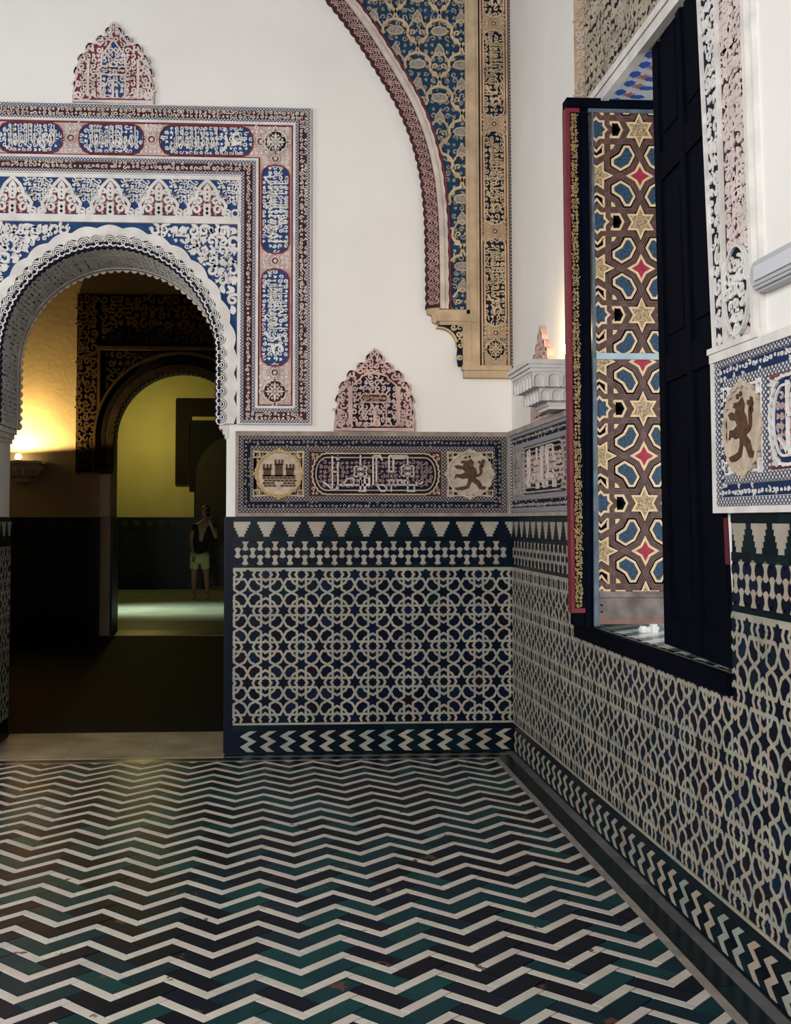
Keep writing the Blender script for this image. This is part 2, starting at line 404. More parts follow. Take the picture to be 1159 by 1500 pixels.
def clip_poly(P, r):
    P = [tuple(p) for p in P]
    for ax, lim, sg in ((0, r[0], 1), (0, r[2], -1), (1, r[1], 1), (1, r[3], -1)):
        Q = []
        for i in range(len(P)):
            a, b = P[i-1], P[i]; da = (a[ax]-lim)*sg; db = (b[ax]-lim)*sg
            if (da >= 0) != (db >= 0):
                t = da/(da-db); Q.append((a[0]+(b[0]-a[0])*t, a[1]+(b[1]-a[1])*t))
            if db >= 0: Q.append(b)
        P = Q
        if len(P) < 3: return None
    return np.array(P)
def clip_seg(a, b, r):
    t0, t1 = 0., 1.; d = b-a
    for ax, lo, hi in ((0, r[0], r[2]), (1, r[1], r[3])):
        if abs(d[ax]) < 1e-12:
            if a[ax] < lo or a[ax] > hi: return None
            continue
        x, y = (lo-a[ax])/d[ax], (hi-a[ax])/d[ax]
        if x > y: x, y = y, x
        t0 = max(t0, x); t1 = min(t1, y)
    if t1-t0 < 1e-6: return None
    return a+d*t0, a+d*t1
STRAPS = []
for k in range(4):
    STRAPS.append(rot([(-122, 36), (-15, 36), (0, 51), (15, 36), (122, 36)], k))
    STRAPS.append(rot([(38, 168-46), (80, 145), (122, 122), (145, 80), (168, 38)], k)[:5])
    STRAPS.append(rot([(0, 102), (66, 66), (102, 0)], k))
# the crossing straps of each cell corner, seen from the cell centre
STR_CORNER = [rot([(-107, 23), (-23, -23), (23, -107)], k)+145 for k in range(4)]
STRAPS = [s for i, s in enumerate(STRAPS) if i % 3 != 1]

def piece_mesh(name, P, h, mats, bevel=0):
    """shared mesh of one tile, modelled flat in x-y with height h"""
    b = MB()
    if bevel:
        I = inset(P, bevel)
        n = len(P); P2 = np.asarray(P, float)
        if np.sum(P2[:, 0]*np.roll(P2[:, 1], -1)-np.roll(P2[:, 0], -1)*P2[:, 1]) < 0: P2 = P2[::-1]
        V = np.concatenate([np.c_[I, np.full(n, h)], np.c_[P2, np.full(n, h-bevel*.6)], np.c_[P2, np.zeros(n)]])
        i = np.arange(n); j = (i+1) % n
        b.raw(V, np.concatenate([i, np.c_[i+n, j+n, j, i].ravel(), np.c_[i+2*n, j+2*n, j+n, i+n].ravel()]), [n]+[4]*(2*n))
    else: b.prism(P, 0, h)
    o = b.build(name, mats); me = o.data; bpy.data.objects.remove(o); return me
def frame_matrix(F, u, v, w, ang=0):
    ca, sa = math.cos(ang), math.sin(ang)
    U, V, W = F.A
    X = U*ca+V*sa; Y = -U*sa+V*ca; O = F.to((u, v, w))
    return Matrix(((X[0], Y[0], W[0], O[0]), (X[1], Y[1], W[1], O[1]), (X[2], Y[2], W[2], O[2]), (0, 0, 0, 1)))
def place(name, me, F, u, v, w, parent, ang=0):
    o = bpy.data.objects.new(name, me); C.objects.link(o); o.parent = parent
    m = frame_matrix(F, u, v, w, ang); m.translation -= world_loc(parent); o.matrix_local = m
    return o
WT = .014     # tile face stands this far off the wall
def merlon(wt, wb, h, n=5, flip=False):
    L = []
    for i in range(n):
        x = wt/2+(wb-wt)/2*(i+.5)/n; y0 = h*i/n; y1 = h*(i+1)/n
        L += [(x, y0), (x, y1)]
        if i < n-1: L[-1] = (x-.003, y1)
    R_ = [(-x, y) for x, y in L[::-1]]
    P = np.array(L+R_); P[:, 1] = h-P[:, 1] if not flip else P[:, 1]
    return P
def bone(s, wide=True):
    r = s*.5; P = []
    for k in range(4):
        sg = 1 if k % 2 == 0 else -1       # right/left bulge out, top/bottom pinch in
        for t in (-.5, -.25, 0, .25):
            b = .50*s*(.25-t*t)*2.2*sg
            x, y = r+b, t*s*1.0
            P.append(rot([(x, y)], k)[0])
    return np.array(P) if wide else rot(P, 1)
M_BONE = piece_mesh('bone', bone(.0485)*.96, .004, M_dark)
M_BONEW = piece_mesh('bone_w', bone(.0485, False)*.96, .004, M_bone)
M_MERL = piece_mesh('merlon', merlon(.030, .128, .1), .004, M_green)
M_MERW = piece_mesh('merlonw', merlon(.034, .132, .1, flip=True), .004, M_bone)
def zig(wd, h, a):
    x = np.array([a, -a, a*.9, -a, a*.5])*.5; y = np.linspace(h, 0, 5)
    return np.concatenate([np.c_[x-wd/2, y], np.c_[x+wd/2, y][::-1]])
M_ZIG = piece_mesh('zig', zig(.050, .136, .062), .004, M_strap)
M_ZIGD = piece_mesh('zigd', zig(.070, .136, .062), .003, M_green)
TILE = {}
for nm, P in (('lobe', P_lobe), ('edge', P_edge), ('corner', P_corner), ('oct', P_oct)):
    TILE[nm] = piece_mesh(nm+'_tile', inset(np.array(P)*K, .0012), .004, M_dark)
def dado(F, parent, rects, c0, ncell, order, mer_ph, mer_sp, bone_ph, zig_ph, zig_sp, bands):
    """rects: regions of the star field; bands: u ranges carrying the upper friezes; order(u) -> nearest first"""
    D = MB()
    for (a, b, c, d) in bands['slab']: D.rect(a, b, c, d, 0, WT-.004)
    dado_o = D.build('tile_dado', nmat('dado_backing', (.002, .005, .013), .4, .1), parent, F)
    S = MB(); T = MB(); pool = []
    for ci in range(ncell):
        for ri in range(-1, 6):
            cu = c0+ci*CELL; cv = ZT-.04-ri*CELL
            for r in rects:
                if cu+CELL < r[0] or cu-CELL > r[2] or cv+CELL < r[1] or cv-CELL > r[3]: continue
                cc = np.array([cu, cv])
                for s in STRAPS+STR_CORNER:
                    q = s*K+cc
                    for a, b in zip(q[:-1], q[1:]):
                        cl = clip_seg(a, b, r)
                        if cl is None: continue
                        a2, b2 = cl; e = b2-a2; ln = np.linalg.norm(e)
                        if ln < .002: continue
                        e /= ln; hz = WT+.0016+R.uniform(-.0005, .0005)
                        S.ribbon([a2-e*.0028, b2+e*.0028], .0152, WT-.003, hz)
                L = [('oct', P_oct, 0, 0, 0), ('edge', P_edge, 145, 0, 0), ('edge', P_edge, 0, 145, 1), ('corner', P_corner, 145, 145, 0)]
                L += [('lobe', P_lobe, 0, 0, k) for k in range(4)]
                L += [('kite', P_kite, 0, 0, k) for k in range(4)] + [('chev', P_chev, 0, 0, k) for k in range(4)]
                for nm, P, x, y, k in L:
                    q = rot(P, k)*K+cc+np.array([x, y])*K
                    if q[:, 0].max() < r[0] or q[:, 0].min() > r[2] or q[:, 1].max() < r[1] or q[:, 1].min() > r[3]: continue
                    inside = q[:, 0].min() >= r[0] and q[:, 0].max() <= r[2] and q[:, 1].min() >= r[1] and q[:, 1].max() <= r[3]
                    if inside and nm in TILE: pool.append((order(cu+x*K), nm, cu+x*K, cv+y*K, k*PI/2)); continue
                    if not inside: q = clip_poly(q, r)
                    if q is None: continue
                    T.prism(q, WT-.004, WT)
    pool.sort(key=lambda t: t[0]); cnt = {'lobe_tile': 0, 'star_tile': 0}
    for _, nm, u, v, ang in pool:
        nm2 = 'lobe_tile' if nm == 'lobe' else 'star_tile'
        if cnt[nm2] < 290:
            cnt[nm2] += 1; place(nm2, TILE[nm], F, u, v, WT-.004, dado_o, ang)
        else:
            P = {'lobe': P_lobe, 'edge': P_edge, 'corner': P_corner, 'oct': P_oct}[nm]
            T.prism(rot(np.array(P)*K, int(round(ang/(PI/2))))+np.array([u, v]), WT-.004, WT)
    T.build('small_tiles', M_dark, dado_o, F, 'stuff')
    S.build('strap_pieces', M_strap, dado_o, F, 'stuff')
    # border rows
    for (u0, u1) in bands['upper']:
        for v0, v1, nm in ((1.5425, 1.5725, 'a'), (1.4085, 1.4395, 'b'), (1.2335, 1.2560, 'c')):
            u = u0
            while u < u1-.01:
                ln = min(R.uniform(.15, .21), u1-u)
                MB().rect(u+.0008, v0, u+ln-.0008, v1, WT-.004, WT).build('border_tile', M_green, dado_o, F); u += ln
        MB().rect(u0, 1.2195, u1, 1.2325, WT-.004, WT+.001).build('fillet_tile', M_strap, dado_o, F)
        k0 = math.ceil((u0-mer_ph)/mer_sp-.62); k1 = math.floor((u1-mer_ph)/mer_sp+.62)
        for k in range(k0, k1+1):
            u = mer_ph+k*mer_sp
            if u-.07 > u0 and u+.07 < u1: place('merlon_tile', M_MERL, F, u, 1.4405, WT-.004, dado_o)
            uw = u+mer_sp/2
            if uw-.07 > u0 and uw+.07 < u1: place('ivory_merlon_tile', M_MERW, F, uw, 1.4405, WT-.004, dado_o)
            elif uw > u0-.06 and uw < u1+.06:
                q = clip_poly(merlon(.034, .132, .1, flip=True)+np.array([uw, 1.4405]), (u0, 0, u1, 9))
                if q is not None: MB().prism(q, WT-.004, WT).build('ivory_merlon_tile', M_bone, dado_o, F)
        s = .05
        for row in range(3):
            k0 = math.ceil((u0-bone_ph)/s); k1 = math.floor((u1-bone_ph)/s)
            for k in range(k0, k1+1):
                u = bone_ph+k*s; v = 1.3815-row*.0492
                if u-.024 < u0 or u+.024 > u1: continue
                dk = (k+row) % 2 == 0
                place('bone_tile' if dk else 'ivory_bone_tile', M_BONE if dk else M_BONEW, F, u, v, WT-.004, dado_o)
    for (u0, u1) in bands['lower']:
        u = u0
        while u < u1-.01:
            ln = min(R.uniform(.16, .24), u1-u)
            MB().rect(u+.0008, .150, u+ln-.0008, .186, WT-.004, WT).build('border_tile', M_green, dado_o, F)
            MB().rect(u+.0008, -.010, u+ln-.0008, .0085, WT-.004, WT+.002).build('skirting_tile', M_green, dado_o, F)
            MB().rect(u+.0008, .188, u+ln-.0008, .2015, WT-.004, WT+.001).build('fillet_tile', M_strap, dado_o, F); u += ln
        k0 = math.ceil((u0+.05-zig_ph)/zig_sp); k1 = math.floor((u1-.05-zig_ph)/zig_sp)
        for k in range(k0, k1+1):
            place('zigzag_tile', M_ZIG, F, zig_ph+k*zig_sp, .0115, WT-.004, dado_o)
            place('dark_zigzag_tile', M_ZIGD, F, zig_ph+(k+.5)*zig_sp, .0115, WT-.004, dado_o) if zig_ph+(k+.5)*zig_sp < u1-.05 else None
    return dado_o
dado(FB, wall_back, [(-1.897, ZBOT, -.006, ZT)], -1.681-CELL, 10, lambda u: abs(u+.9), -.0777, .1684, -1.8686, -.0766, .132,
     {'slab': [(JR, 0, -.0, 1.5742)], 'upper': [(-1.897, -.008)], 'lower': [(-1.897, -.008)]})
UN = 9.2
dado(FR, wall_right, [(.006, ZBOT, 1.80, ZT), (1.80, ZBOT, 3.84, .932), (3.84, ZBOT, 5.6, ZT)], 4.096-CELL*18, 26, lambda u: abs(u-4.3), .0923, .16975, .08, 4.1086-.1336*40, .1336,
     {'slab': [(0, 0, 1.735, 1.5742), (1.735, 0, 3.845, .934), (3.845, 0, UN, 1.5742)], 'upper': [(.008, 1.735), (3.845, 5.6)], 'lower': [(.008, 5.6)]})

# ================================================================ FLOOR
HP = .1545; PER = .1755; ws = .0585; wdk = PER-ws     # zigzag half period, row period, white and dark heights along y
def bar(hgt, rise):
    g = .0022; wv = hgt/math.sqrt(2)-g
    d1 = np.array([1, 1])/math.sqrt(2); d2 = np.array([1, -1])/math.sqrt(2)
    ln = HP*math.sqrt(2)
    if rise:   # from valley V up to apex A, rectangle hanging below on the d2 side
        V = np.array([0, 0]); A = V+d1*ln
        return np.array([V+d1*g, A-d1*0, A+d2*wv, V+d1*g+d2*wv])
    A = np.array([0, 0]); V = A+d2*ln
    s0 = d2*(hgt/math.sqrt(2)+g)
    return np.array([A+s0, V+d2*(hgt/math.sqrt(2)), V+d2*(hgt/math.sqrt(2))-d1*wv, A+s0-d1*wv])
BAR = {}
for nm, hg, mt in (('white', ws, M_fwhite), ('dark', wdk, M_fdark)):
    for rise in (0, 1): BAR[nm, rise] = (piece_mesh(nm+'_bar', bar(hg, rise), .012, mt, .0012), bar(hg, rise))
FL = (-6.0, -6.2, -.190, -.252)
X0, Y0 = -1.3705, -3.5885
pool = []
for i in range(-32, 10):
    for j in range(-18, 22):
        for nm, dy in (('white', 0), ('dark', -ws)):
            ax = X0+i*2*HP; ay = Y0+j*PER+dy
            pool.append((nm, 1, ax-HP, ay-HP)); pool.append((nm, 0, ax, ay))
pool.sort(key=lambda t: (t[2]+1.75)**2*.55+(t[3]+3.9)**2)
cnt = {'white': 0, 'dark': 0}; rest = {'white': MB(), 'dark': MB()}
for nm, rise, x, y in pool:
    me, P = BAR[nm, rise]; q = P+np.array([x, y])
    if q[:, 0].max() < FL[0] or q[:, 0].min() > FL[2] or q[:, 1].max() < FL[1] or q[:, 1].min() > FL[3]: continue
    ins = q[:, 0].min() >= FL[0] and q[:, 0].max() <= FL[2] and q[:, 1].min() >= FL[1] and q[:, 1].max() <= FL[3]
    if ins and cnt[nm] < 300:
        cnt[nm] += 1; place(nm+'_floor_tile', me, FF, x, y, -.012+R.uniform(-.0006, .0006), floor)
    else:
        q = clip_poly(q, FL)
        if q is not None: rest[nm].prism(q, -.012, R.uniform(-.0006, .0004))
rest['white'].build('white_floor_tiles', M_fwhite, floor, FF, 'stuff')
rest['dark'].build('dark_floor_tiles', M_fdark, floor, FF, 'stuff')
def run(name, mat_, x0, y0, x1, y1, ln, along, h=0., jit=.06):
    a, b = (y0, y1) if along == 'y' else (x0, x1); t = a
    while t < b-.005:
        e = min(ln*R.uniform(1-jit, 1+jit), b-t); g = .0012
        z = h+R.uniform(-.0008, .0006)
        if along == 'y': MB().rect(x0+g, t+g, x1-g, t+e-g, -.012, z).build(name, mat_, floor, FF)
        else: MB().rect(t+g, y0+g, t+e-g, y1-g, -.012, z).build(name, mat_, floor, FF)
        t += e
run('border_tile', M_fborder, -.190, -6.2, -.152, -.22, .1755, 'y')
run('dark_border_tile', M_green, -.152, -6.2, -.068, -.13, .24, 'y')
run('grey_border_tile', M_fgrey, -.068, -6.2, -.016, -.03, .21, 'y')
run('border_tile', M_fborder, -6.0, -.252, -.19, -.222, .24, 'x')
run('dark_border_tile', M_green, -6.0, -.222, -.152, -.128, .24, 'x')
run('grey_border_tile', M_fgrey, JR, -.128, -.068, -.085, .26, 'x')
run('dark_border_tile', M_green, JR, -.085, -.016, -.016, .26, 'x')
thr = MB().box(JL, -.126, -.03, JR, .80, -.02).build('door_threshold', M_grout, floor, FF)
for a, b in ((-3.532, -2.99), (-2.99, -2.45), (-2.45, -1.9486)):
    MB().rect(a+.001, -.126, b-.001, .80, -.02, .004).build('marble_slab', M_marble, thr, FF)
MB().rect(-6.0, -.128, -3.532, -.0, -.012, 0).build('dark_border_tile', M_green, floor, FF)

# ================================================================ CARVED DOOR SURROUND
class Wrap:
    """bends a strip (u along a path, v outward from the wall or into it, w away from the surface)"""
    def __init__(s, fn): s.fn = fn
    def to(s, P): return s.fn(np.asarray(P, float))
sur = empty('door_surround', (XA, 0, 2.2), 'carved and painted plaster surround with blue inscriptions framing the arched doorway', 'door surround')
PI_OUT = np.array([(-1.380, 2.1975), (-1.380, 4.377), (-4.100, 4.377), (-4.100, 2.1975), (-3.6165, 2.1975), (-3.6165, 3.894), (-1.8635, 3.894), (-1.8635, 2.1975)])
MB().prism(PI_OUT, 0, .020).build('frame_slab', M_stucco_w, sur, FB)
def pi_band(name, a, b, w1, m):
    A = inset(PI_OUT, a); B = inset(PI_OUT, b)
    q = MB(); q.strip(B, A, .015, w1, 0, True); return q.build(name, m, sur, FB)
pi_band('edge_moulding', 0, .006, .036, M_stucco_w)
pi_band('cord_moulding', .006, .028, .032, M_rope)
pi_band('red_band', .030, .084, .023, M_maroon)
pi_band('cord_moulding', .087, .106, .032, M_rope)
pi_band('plain_moulding', .107, .124, .036, M_stucco_w)
pi_band('red_line', .124, .134, .026, M_red)
panel = inset(PI_OUT, .134)
MB().prism(panel, .015, .022).build('inscription_panel', M_stucco_p, sur, FB)
# carving of the red band, both sides of the frame
q = MB(); outA = inpoly(inset(PI_OUT, .033)); inA = inpoly(inset(PI_OUT, .081))
scrolls(q, lambda u, v: outA(u, v) & ~inA(u, v), (-4.1, 2.19, -1.37, 4.38), .030, .023, .031, seed=3, fat=.95)
q.build('band_carving', M_stucco, sur, FB, 'stuff')
def stadium(u0, v0, u1, v1, n=7, lob=0.):
    """cartouche with rounded short ends"""
    hor = (u1-u0) > (v1-v0); P = []
    r = (v1-v0)/2 if hor else (u1-u0)/2; rx = r*.72
    if hor:
        for c, a0 in ((u1-rx, -90), (u0+rx, 90)):
            for a in np.radians(np.linspace(a0, a0+180, n)): P.append((c+rx*math.cos(a), (v0+v1)/2+r*math.sin(a)))
    else:
        for c, a0 in ((v1-rx, 0), (v0+rx, 180)):
            for a in np.radians(np.linspace(a0, a0+180, n)): P.append(((u0+u1)/2+r*math.cos(a), c+rx*math.sin(a)))
    return np.array(P)
def cartouche(F, parent, u0, v0, u1, v1, ground, relief, line, words, w0=.022, turn=False, s=.034, seed=0):
    P = stadium(u0, v0, u1, v1); b = MB().prism(P, w0-.006, w0+.001)
    c = b.build('cartouche', ground, parent, F)
    q = MB(); ins = inpoly(inset(P, .012)); scrolls(q, ins, (u0, v0, u1, v1), s, w0, w0+.006, seed=seed, fat=.95)
    m = .11
    if turn:
        h = (v1-v0)*(1-2*m)/len(words); uu0 = u0+(u1-u0)*.10; uu1 = u1-(u1-u0)*.06
        for i, wd in enumerate(words): text(q, wd, uu0, v1-(v1-v0)*m-h*(i+1)+h*.04, uu1, v1-(v1-v0)*m-h*i-h*.04, w0, w0+.013, turn=True)
    else:
        h = (u1-u0)*(1-2*m)/len(words); vv0 = v0+(v1-v0)*.08; vv1 = v1-(v1-v0)*.06
        for i, wd in enumerate(words): text(q, wd, u0+(u1-u0)*m+h*i+h*.04, vv0, u0+(u1-u0)*m+h*(i+1)-h*.04, vv1, w0, w0+.013)
    q.build('lettering', relief, c, F)
    MB().ribbon(P, .010, w0-.004, w0+.010, 0, True).build('border_line', line, c, F)
    return c
def roundel(F, parent, u, v, r, w0, m1, m2, vertical=False):
    b = MB(); b.ring(u, v, r, r*.30, w0-.002, w0+.012); b.disc(u, v, r*.42, w0-.002, w0+.012)
    for k in range(4):
        a = k*PI/2 + PI/4*0
        for sg in (-1, 1):
            p = spiral(.8, r*.42, r*.16, r*.5, 9); p[:, 0] *= sg
            p = p@np.array([[math.cos(a), math.sin(a)], [-math.sin(a), math.cos(a)]])
            d = np.array([math.cos(a+PI/2), math.sin(a+PI/2)])*r*1.75 + np.array([math.cos(a), math.sin(a)])*r*.55*sg
            b.ribbon(p+np.array([u, v])+d, r*.24, w0-.002, w0+.009)
    o = b.build('roundel', m1, parent, F); MB().ring(u, v, r*.70, r*.20, w0-.002, w0+.009).build('roundel_line', m2, o, F)
def rosette(F, parent, u, v, r, w0, m1, m2):
    d = MB().disc(u, v, r, w0-.004, w0+.002, n=24).build('rosette', m2, parent, F)
    b = MB(); b.ring(u, v, r, r*.13, w0-.002, w0+.010, n=24)
    for k in range(8):
        a = k*PI/4; ca, sa = math.cos(a), math.sin(a)
        P = np.array([(.12, 0), (.35, .13), (.62, .10), (.86, 0), (.62, -.10), (.35, -.13)])*r*(1 if k % 2 == 0 else .8)
        b.prism(np.c_[u+P[:, 0]*ca-P[:, 1]*sa, v+P[:, 0]*sa+P[:, 1]*ca], w0, w0+.009)
        b.disc(u+.62*r*math.cos(a+PI/8), v+.62*r*math.sin(a+PI/8), r*.10, w0, w0+.008, n=6)
    b.disc(u, v, r*.12, w0, w0+.012)
    for k in range(4):
        a = k*PI/2; b.ring(u+r*1.18*math.cos(a), v+r*1.18*math.sin(a), r*.17, r*.10, w0-.002, w0+.010, n=10)
        a += PI/4; scrolls(b, None, (u+r*1.16*math.cos(a)-.028, v+r*1.16*math.sin(a)-.028, u+r*1.16*math.cos(a)+.028, v+r*1.16*math.sin(a)+.028), .03, w0, w0+.008, seed=k)
    b.build('rosette_petals', m1, d, F)
zt0, zt1 = 4.034, 4.236
bk = [-4.02, -3.552, -3.0087, -2.4659, -1.725]
for i in range(1, 4):
    cartouche(FB, sur, bk[i]+.052, zt0, bk[i+1]-.052, zt1, M_blue, M_stucco_w, M_red, [AR1, AR2] if i < 3 else [AR1, AR2, AR3], seed=20+i)
for x in bk[1:]: roundel(FB, sur, x, (zt0+zt1)/2, .029, .022, M_stucco, M_red)
for sx in (1, -1):
    uc = XA+sx*(XA*-1-1.6244)
    rosette(FB, sur, uc, 4.135, .078, .022, M_stucco, M_navy)
    rosette(FB, sur, uc, 2.420, .078, .022, M_stucco, M_maroon)
    for zc in (4.018, 3.312, 2.548): roundel(FB, sur, uc, zc, .027, .022, M_stucco, M_red)
    cartouche(FB, sur, uc-.093, 3.362, uc+.093, 3.975, M_blue, M_stucco_w, M_red, [AR1, AR2], turn=True, seed=31)
    cartouche(FB, sur, uc-.093, 2.592, uc+.093, 3.258, M_blue, M_stucco_w, M_red, [AR1, AR2, AR3], turn=True, seed=32)

q = MB(); pin = inpoly(inset(PI_OUT, .142)); cts = [inpoly(stadium(a_, b_, c_, d_)) for a_, b_, c_, d_ in
    [(bk[i]+.04, zt0-.012, bk[i+1]-.04, zt1+.012) for i in range(1, 4)]+[(XA+sx*(-XA-1.6244)-.105, z0_, XA+sx*(-XA-1.6244)+.105, z1_) for sx in (1, -1) for z0_, z1_ in ((3.35, 3.985), (2.58, 3.27))]]
def free(u, v):
    r = pin(u, v)
    for f in cts: r = r & ~f(u, v)
    for zc, rr in ((4.135, .10), (2.420, .10), (4.018, .045), (3.312, .045), (2.548, .045)): r = r & ((np.abs(u-XA)-(-XA-1.6244))**2+(v-zc)**2 > rr*rr) | (np.abs(np.abs(u-XA)-(-XA-1.6244)) > .2) & r
    for x in bk[1:]: r = r & ((u-x)**2+(v-(zt0+zt1)/2)**2 > .045**2)
    return r
scrolls(q, free, (-4.1, 2.2, -1.38, 4.37), .030, .022, .028, seed=35, fat=1.0); q.build('panel_foliage', M_stucco_w, sur, FB, 'stuff')
# row of lobed arches above the opening
LX0, LX1 = -3.6165, -1.8635
lf = MB().rect(LX0, 3.600, LX1, 3.894, 0, .012).build('lobed_frieze', M_stucco_w, sur, FB)
MB().rect(LX0+.02, 3.612, LX1-.02, 3.866, .010, .014).build('frieze_ground', M_blue, lf, FB)
MB().rect(LX0, 3.866, LX1, 3.894, .010, .022).build('frieze_fillet', M_stucco_w, lf, FB)
for k in range(-2, 4):
    uc = XA+.0+(k-.5)*.326+.163
    if uc < LX0+.1 or uc > LX1-.1: continue
    half = np.array([(.150, 3.612), (.150, 3.630), (.115, 3.640), (.128, 3.690), (.100, 3.728), (.075, 3.735), (.068, 3.775), (.050, 3.812), (.022, 3.842), (0, 3.862)])
    P = np.concatenate([half*[1, 1], (half*[-1, 1])[::-1][1:]]); P[:, 0] += uc
    niche = MB().prism(inset(P, .008), .010, .016).build('lobed_arch', M_red, lf, FB)
    b = MB(); b.ribbon(P, .022, .010, .030)
    b.build('arch_band', M_stucco_w, niche, FB)
    b = MB()
    for sg in (-1, 1):
        for (x, z, r, tr) in ((.072, 3.66, .034, 1.1), (.058, 3.718, .028, 1.0), (.045, 3.775, .018, .9)):
            p = spiral(tr, r, r*.3, r*1.1); p[:, 0] *= sg; b.ribbon(p+np.array([uc+sg*x, z]), .017, .012, .026)
    b.rect(uc-.024, 3.612, uc+.024, 3.70, .012, .026)
    P2 = np.array([(0, 3.845), (.022, 3.815), (.030, 3.765), (.016, 3.715), (-.016, 3.715), (-.030, 3.765), (-.022, 3.815)])+np.array([uc, 0])
    b.prism(P2, .012, .027); b.build('palmette', M_stucco_w, niche, FB)
    b = MB()
    for z in (3.735, 3.765, 3.795): b.disc(uc, z, .006, .02, .0285, n=6)
    for z in (3.635, 3.665): b.prism([(uc, z-.014), (uc+.012, z), (uc, z+.014), (uc-.012, z)], .02, .0275)
    b.build('palmette_inlay', M_navy, niche, FB)
    b = MB(); scrolls(b, inpoly(inset(P, .016)), (uc-.14, 3.615, uc+.14, 3.85), .036, .015, .021, seed=51, fat=.9); b.build('niche_foliage', M_stucco_p, niche, FB, 'stuff')
    # foliage between the arches
    b = MB(); um = uc+.163
    if um < LX1-.02:
        scrolls(b, None, (um-.10, 3.70, um+.10, 3.864), .034, .013, .021, seed=50, fat=1.2)
        for sg in (-1, 1): b.ring(um+sg*.028, 3.636, .024, .013, .012, .024, n=10)
        b.build('foliage', M_stucco_w, lf, FB, 'stuff')
MB().rect(LX0, 3.560, LX1, 3.610, 0, .040).build('lintel_moulding', M_stucco_w, sur, FB)
# archivolt: scalloped white moulding, lace edging and spandrel foliage
def archpath(rx, rz, zlow=2.2, n=81, xc=XA):
    a = np.radians(np.linspace(180, 0, n-16)); P = np.c_[xc+rx*np.cos(a), ZA+rz*np.sin(a)]
    L = [(xc-rx, z) for z in np.linspace(zlow, ZA, 9)[:-1]]; Rr = [(xc+rx, z) for z in np.linspace(ZA, zlow, 9)[1:]]
    return np.array(L+[tuple(p) for p in P]+Rr)
def scallop(P, per, h, n):
    P = resample(P, n); d = np.r_[0, np.cumsum(np.linalg.norm(np.diff(P, axis=0), axis=1))]
    k = max(1, round(d[-1]/per)); return offset_line(P, h*np.abs(np.sin(d/d[-1]*k*PI)))
SPX = -1.8807; SPL = 2*XA-SPX
spo = [(SPL, 2.2), (XA-.80, 2.2)] + [tuple(p) for p in archpath(.80, .835)[8:-8]] + [(XA+.80, 2.2), (SPX, 2.2), (SPX, 3.560), (SPL, 3.560)]
spd = MB().prism(spo, 0, .010).build('spandrel', M_blue, sur, FB)
b = MB()
def in_sp(u, v):
    e = ((u-XA)/.862)**2+((v-ZA)/.905)**2
    return (np.abs(u-XA) < .835) & (v < 3.538) & ((e > 1.02) & (v > ZA))
scrolls(b, in_sp, (SPL, 2.6, SPX, 3.545), .066, .010, .024, seed=8, fat=1.28, leaf=.35)
scrolls(b, in_sp, (SPL, 2.6, SPX, 3.545), .040, .010, .020, seed=9, fat=.95, leaf=.5)
b.build('spandrel_foliage', M_stucco_w, spd, FB)
b = MB(); b.rect(SPX, 2.2, -1.8635, 3.56, 0, .036); b.rect(-3.6165, 2.2, SPL, 3.56, 0, .036)
b.build('side_fillet', M_stucco_w, sur, FB)
N_A = 331
A_in = scallop(archpath(.775, .812), .088, .020, N_A)
A_out = scallop(archpath(.840, .872), .175, .022, N_A)
mo = MB(); mo.strip(A_out, A_in, 0, .034); mo.build('scalloped_moulding', M_stucco_w, sur, FB)
L_in = scallop(archpath(.722, .748), .044, -.014, N_A)
lace = MB().strip(offset_line(A_in, -.004), L_in, -.02, .018).build('lace_edging', M_navy, sur, FB)
b = MB(); P = resample(archpath(.742, .772), 1600); d = np.r_[0, np.cumsum(np.linalg.norm(np.diff(P, axis=0), axis=1))]
T_ = np.gradient(P, axis=0); T_ /= np.linalg.norm(T_, axis=1, keepdims=True); Nn = np.c_[-T_[:, 1], T_[:, 0]]
ns = max(1, round(d[-1]/.088))
for k in range(ns):
    sc_ = d[-1]*(k+.5)/ns; i = int(np.searchsorted(d, sc_)); c = P[i]; t = T_[i]; n_ = Nn[i]
    for r, wd in ((.044, .0085), (.031, .0075), (.018, .0075)):
        a = np.radians(np.linspace(-8, 188, 9)); b.ribbon([c+t*r*math.cos(x)+n_*(r*math.sin(x)*1.05+.012) for x in a], wd, .012, .026)
    for sg in (-1, 1):
        c2 = c+t*.044*sg
        b.ribbon([c2-n_*.012, c2+n_*.014+t*.006, c2+n_*.040], .007, .012, .025)
    b.ring(c[0]+n_[0]*.004, c[1]+n_[1]*.004, .010, .006, .012, .026, n=8)
    b.ribbon([c-t*.044-n_*.010, c-t*.022-n_*.020, c-n_*.008, c+t*.022-n_*.020, c+t*.044-n_*.010], .009, .004, .022)
b.build('lace_arcs', M_stucco_w, lace, FB)
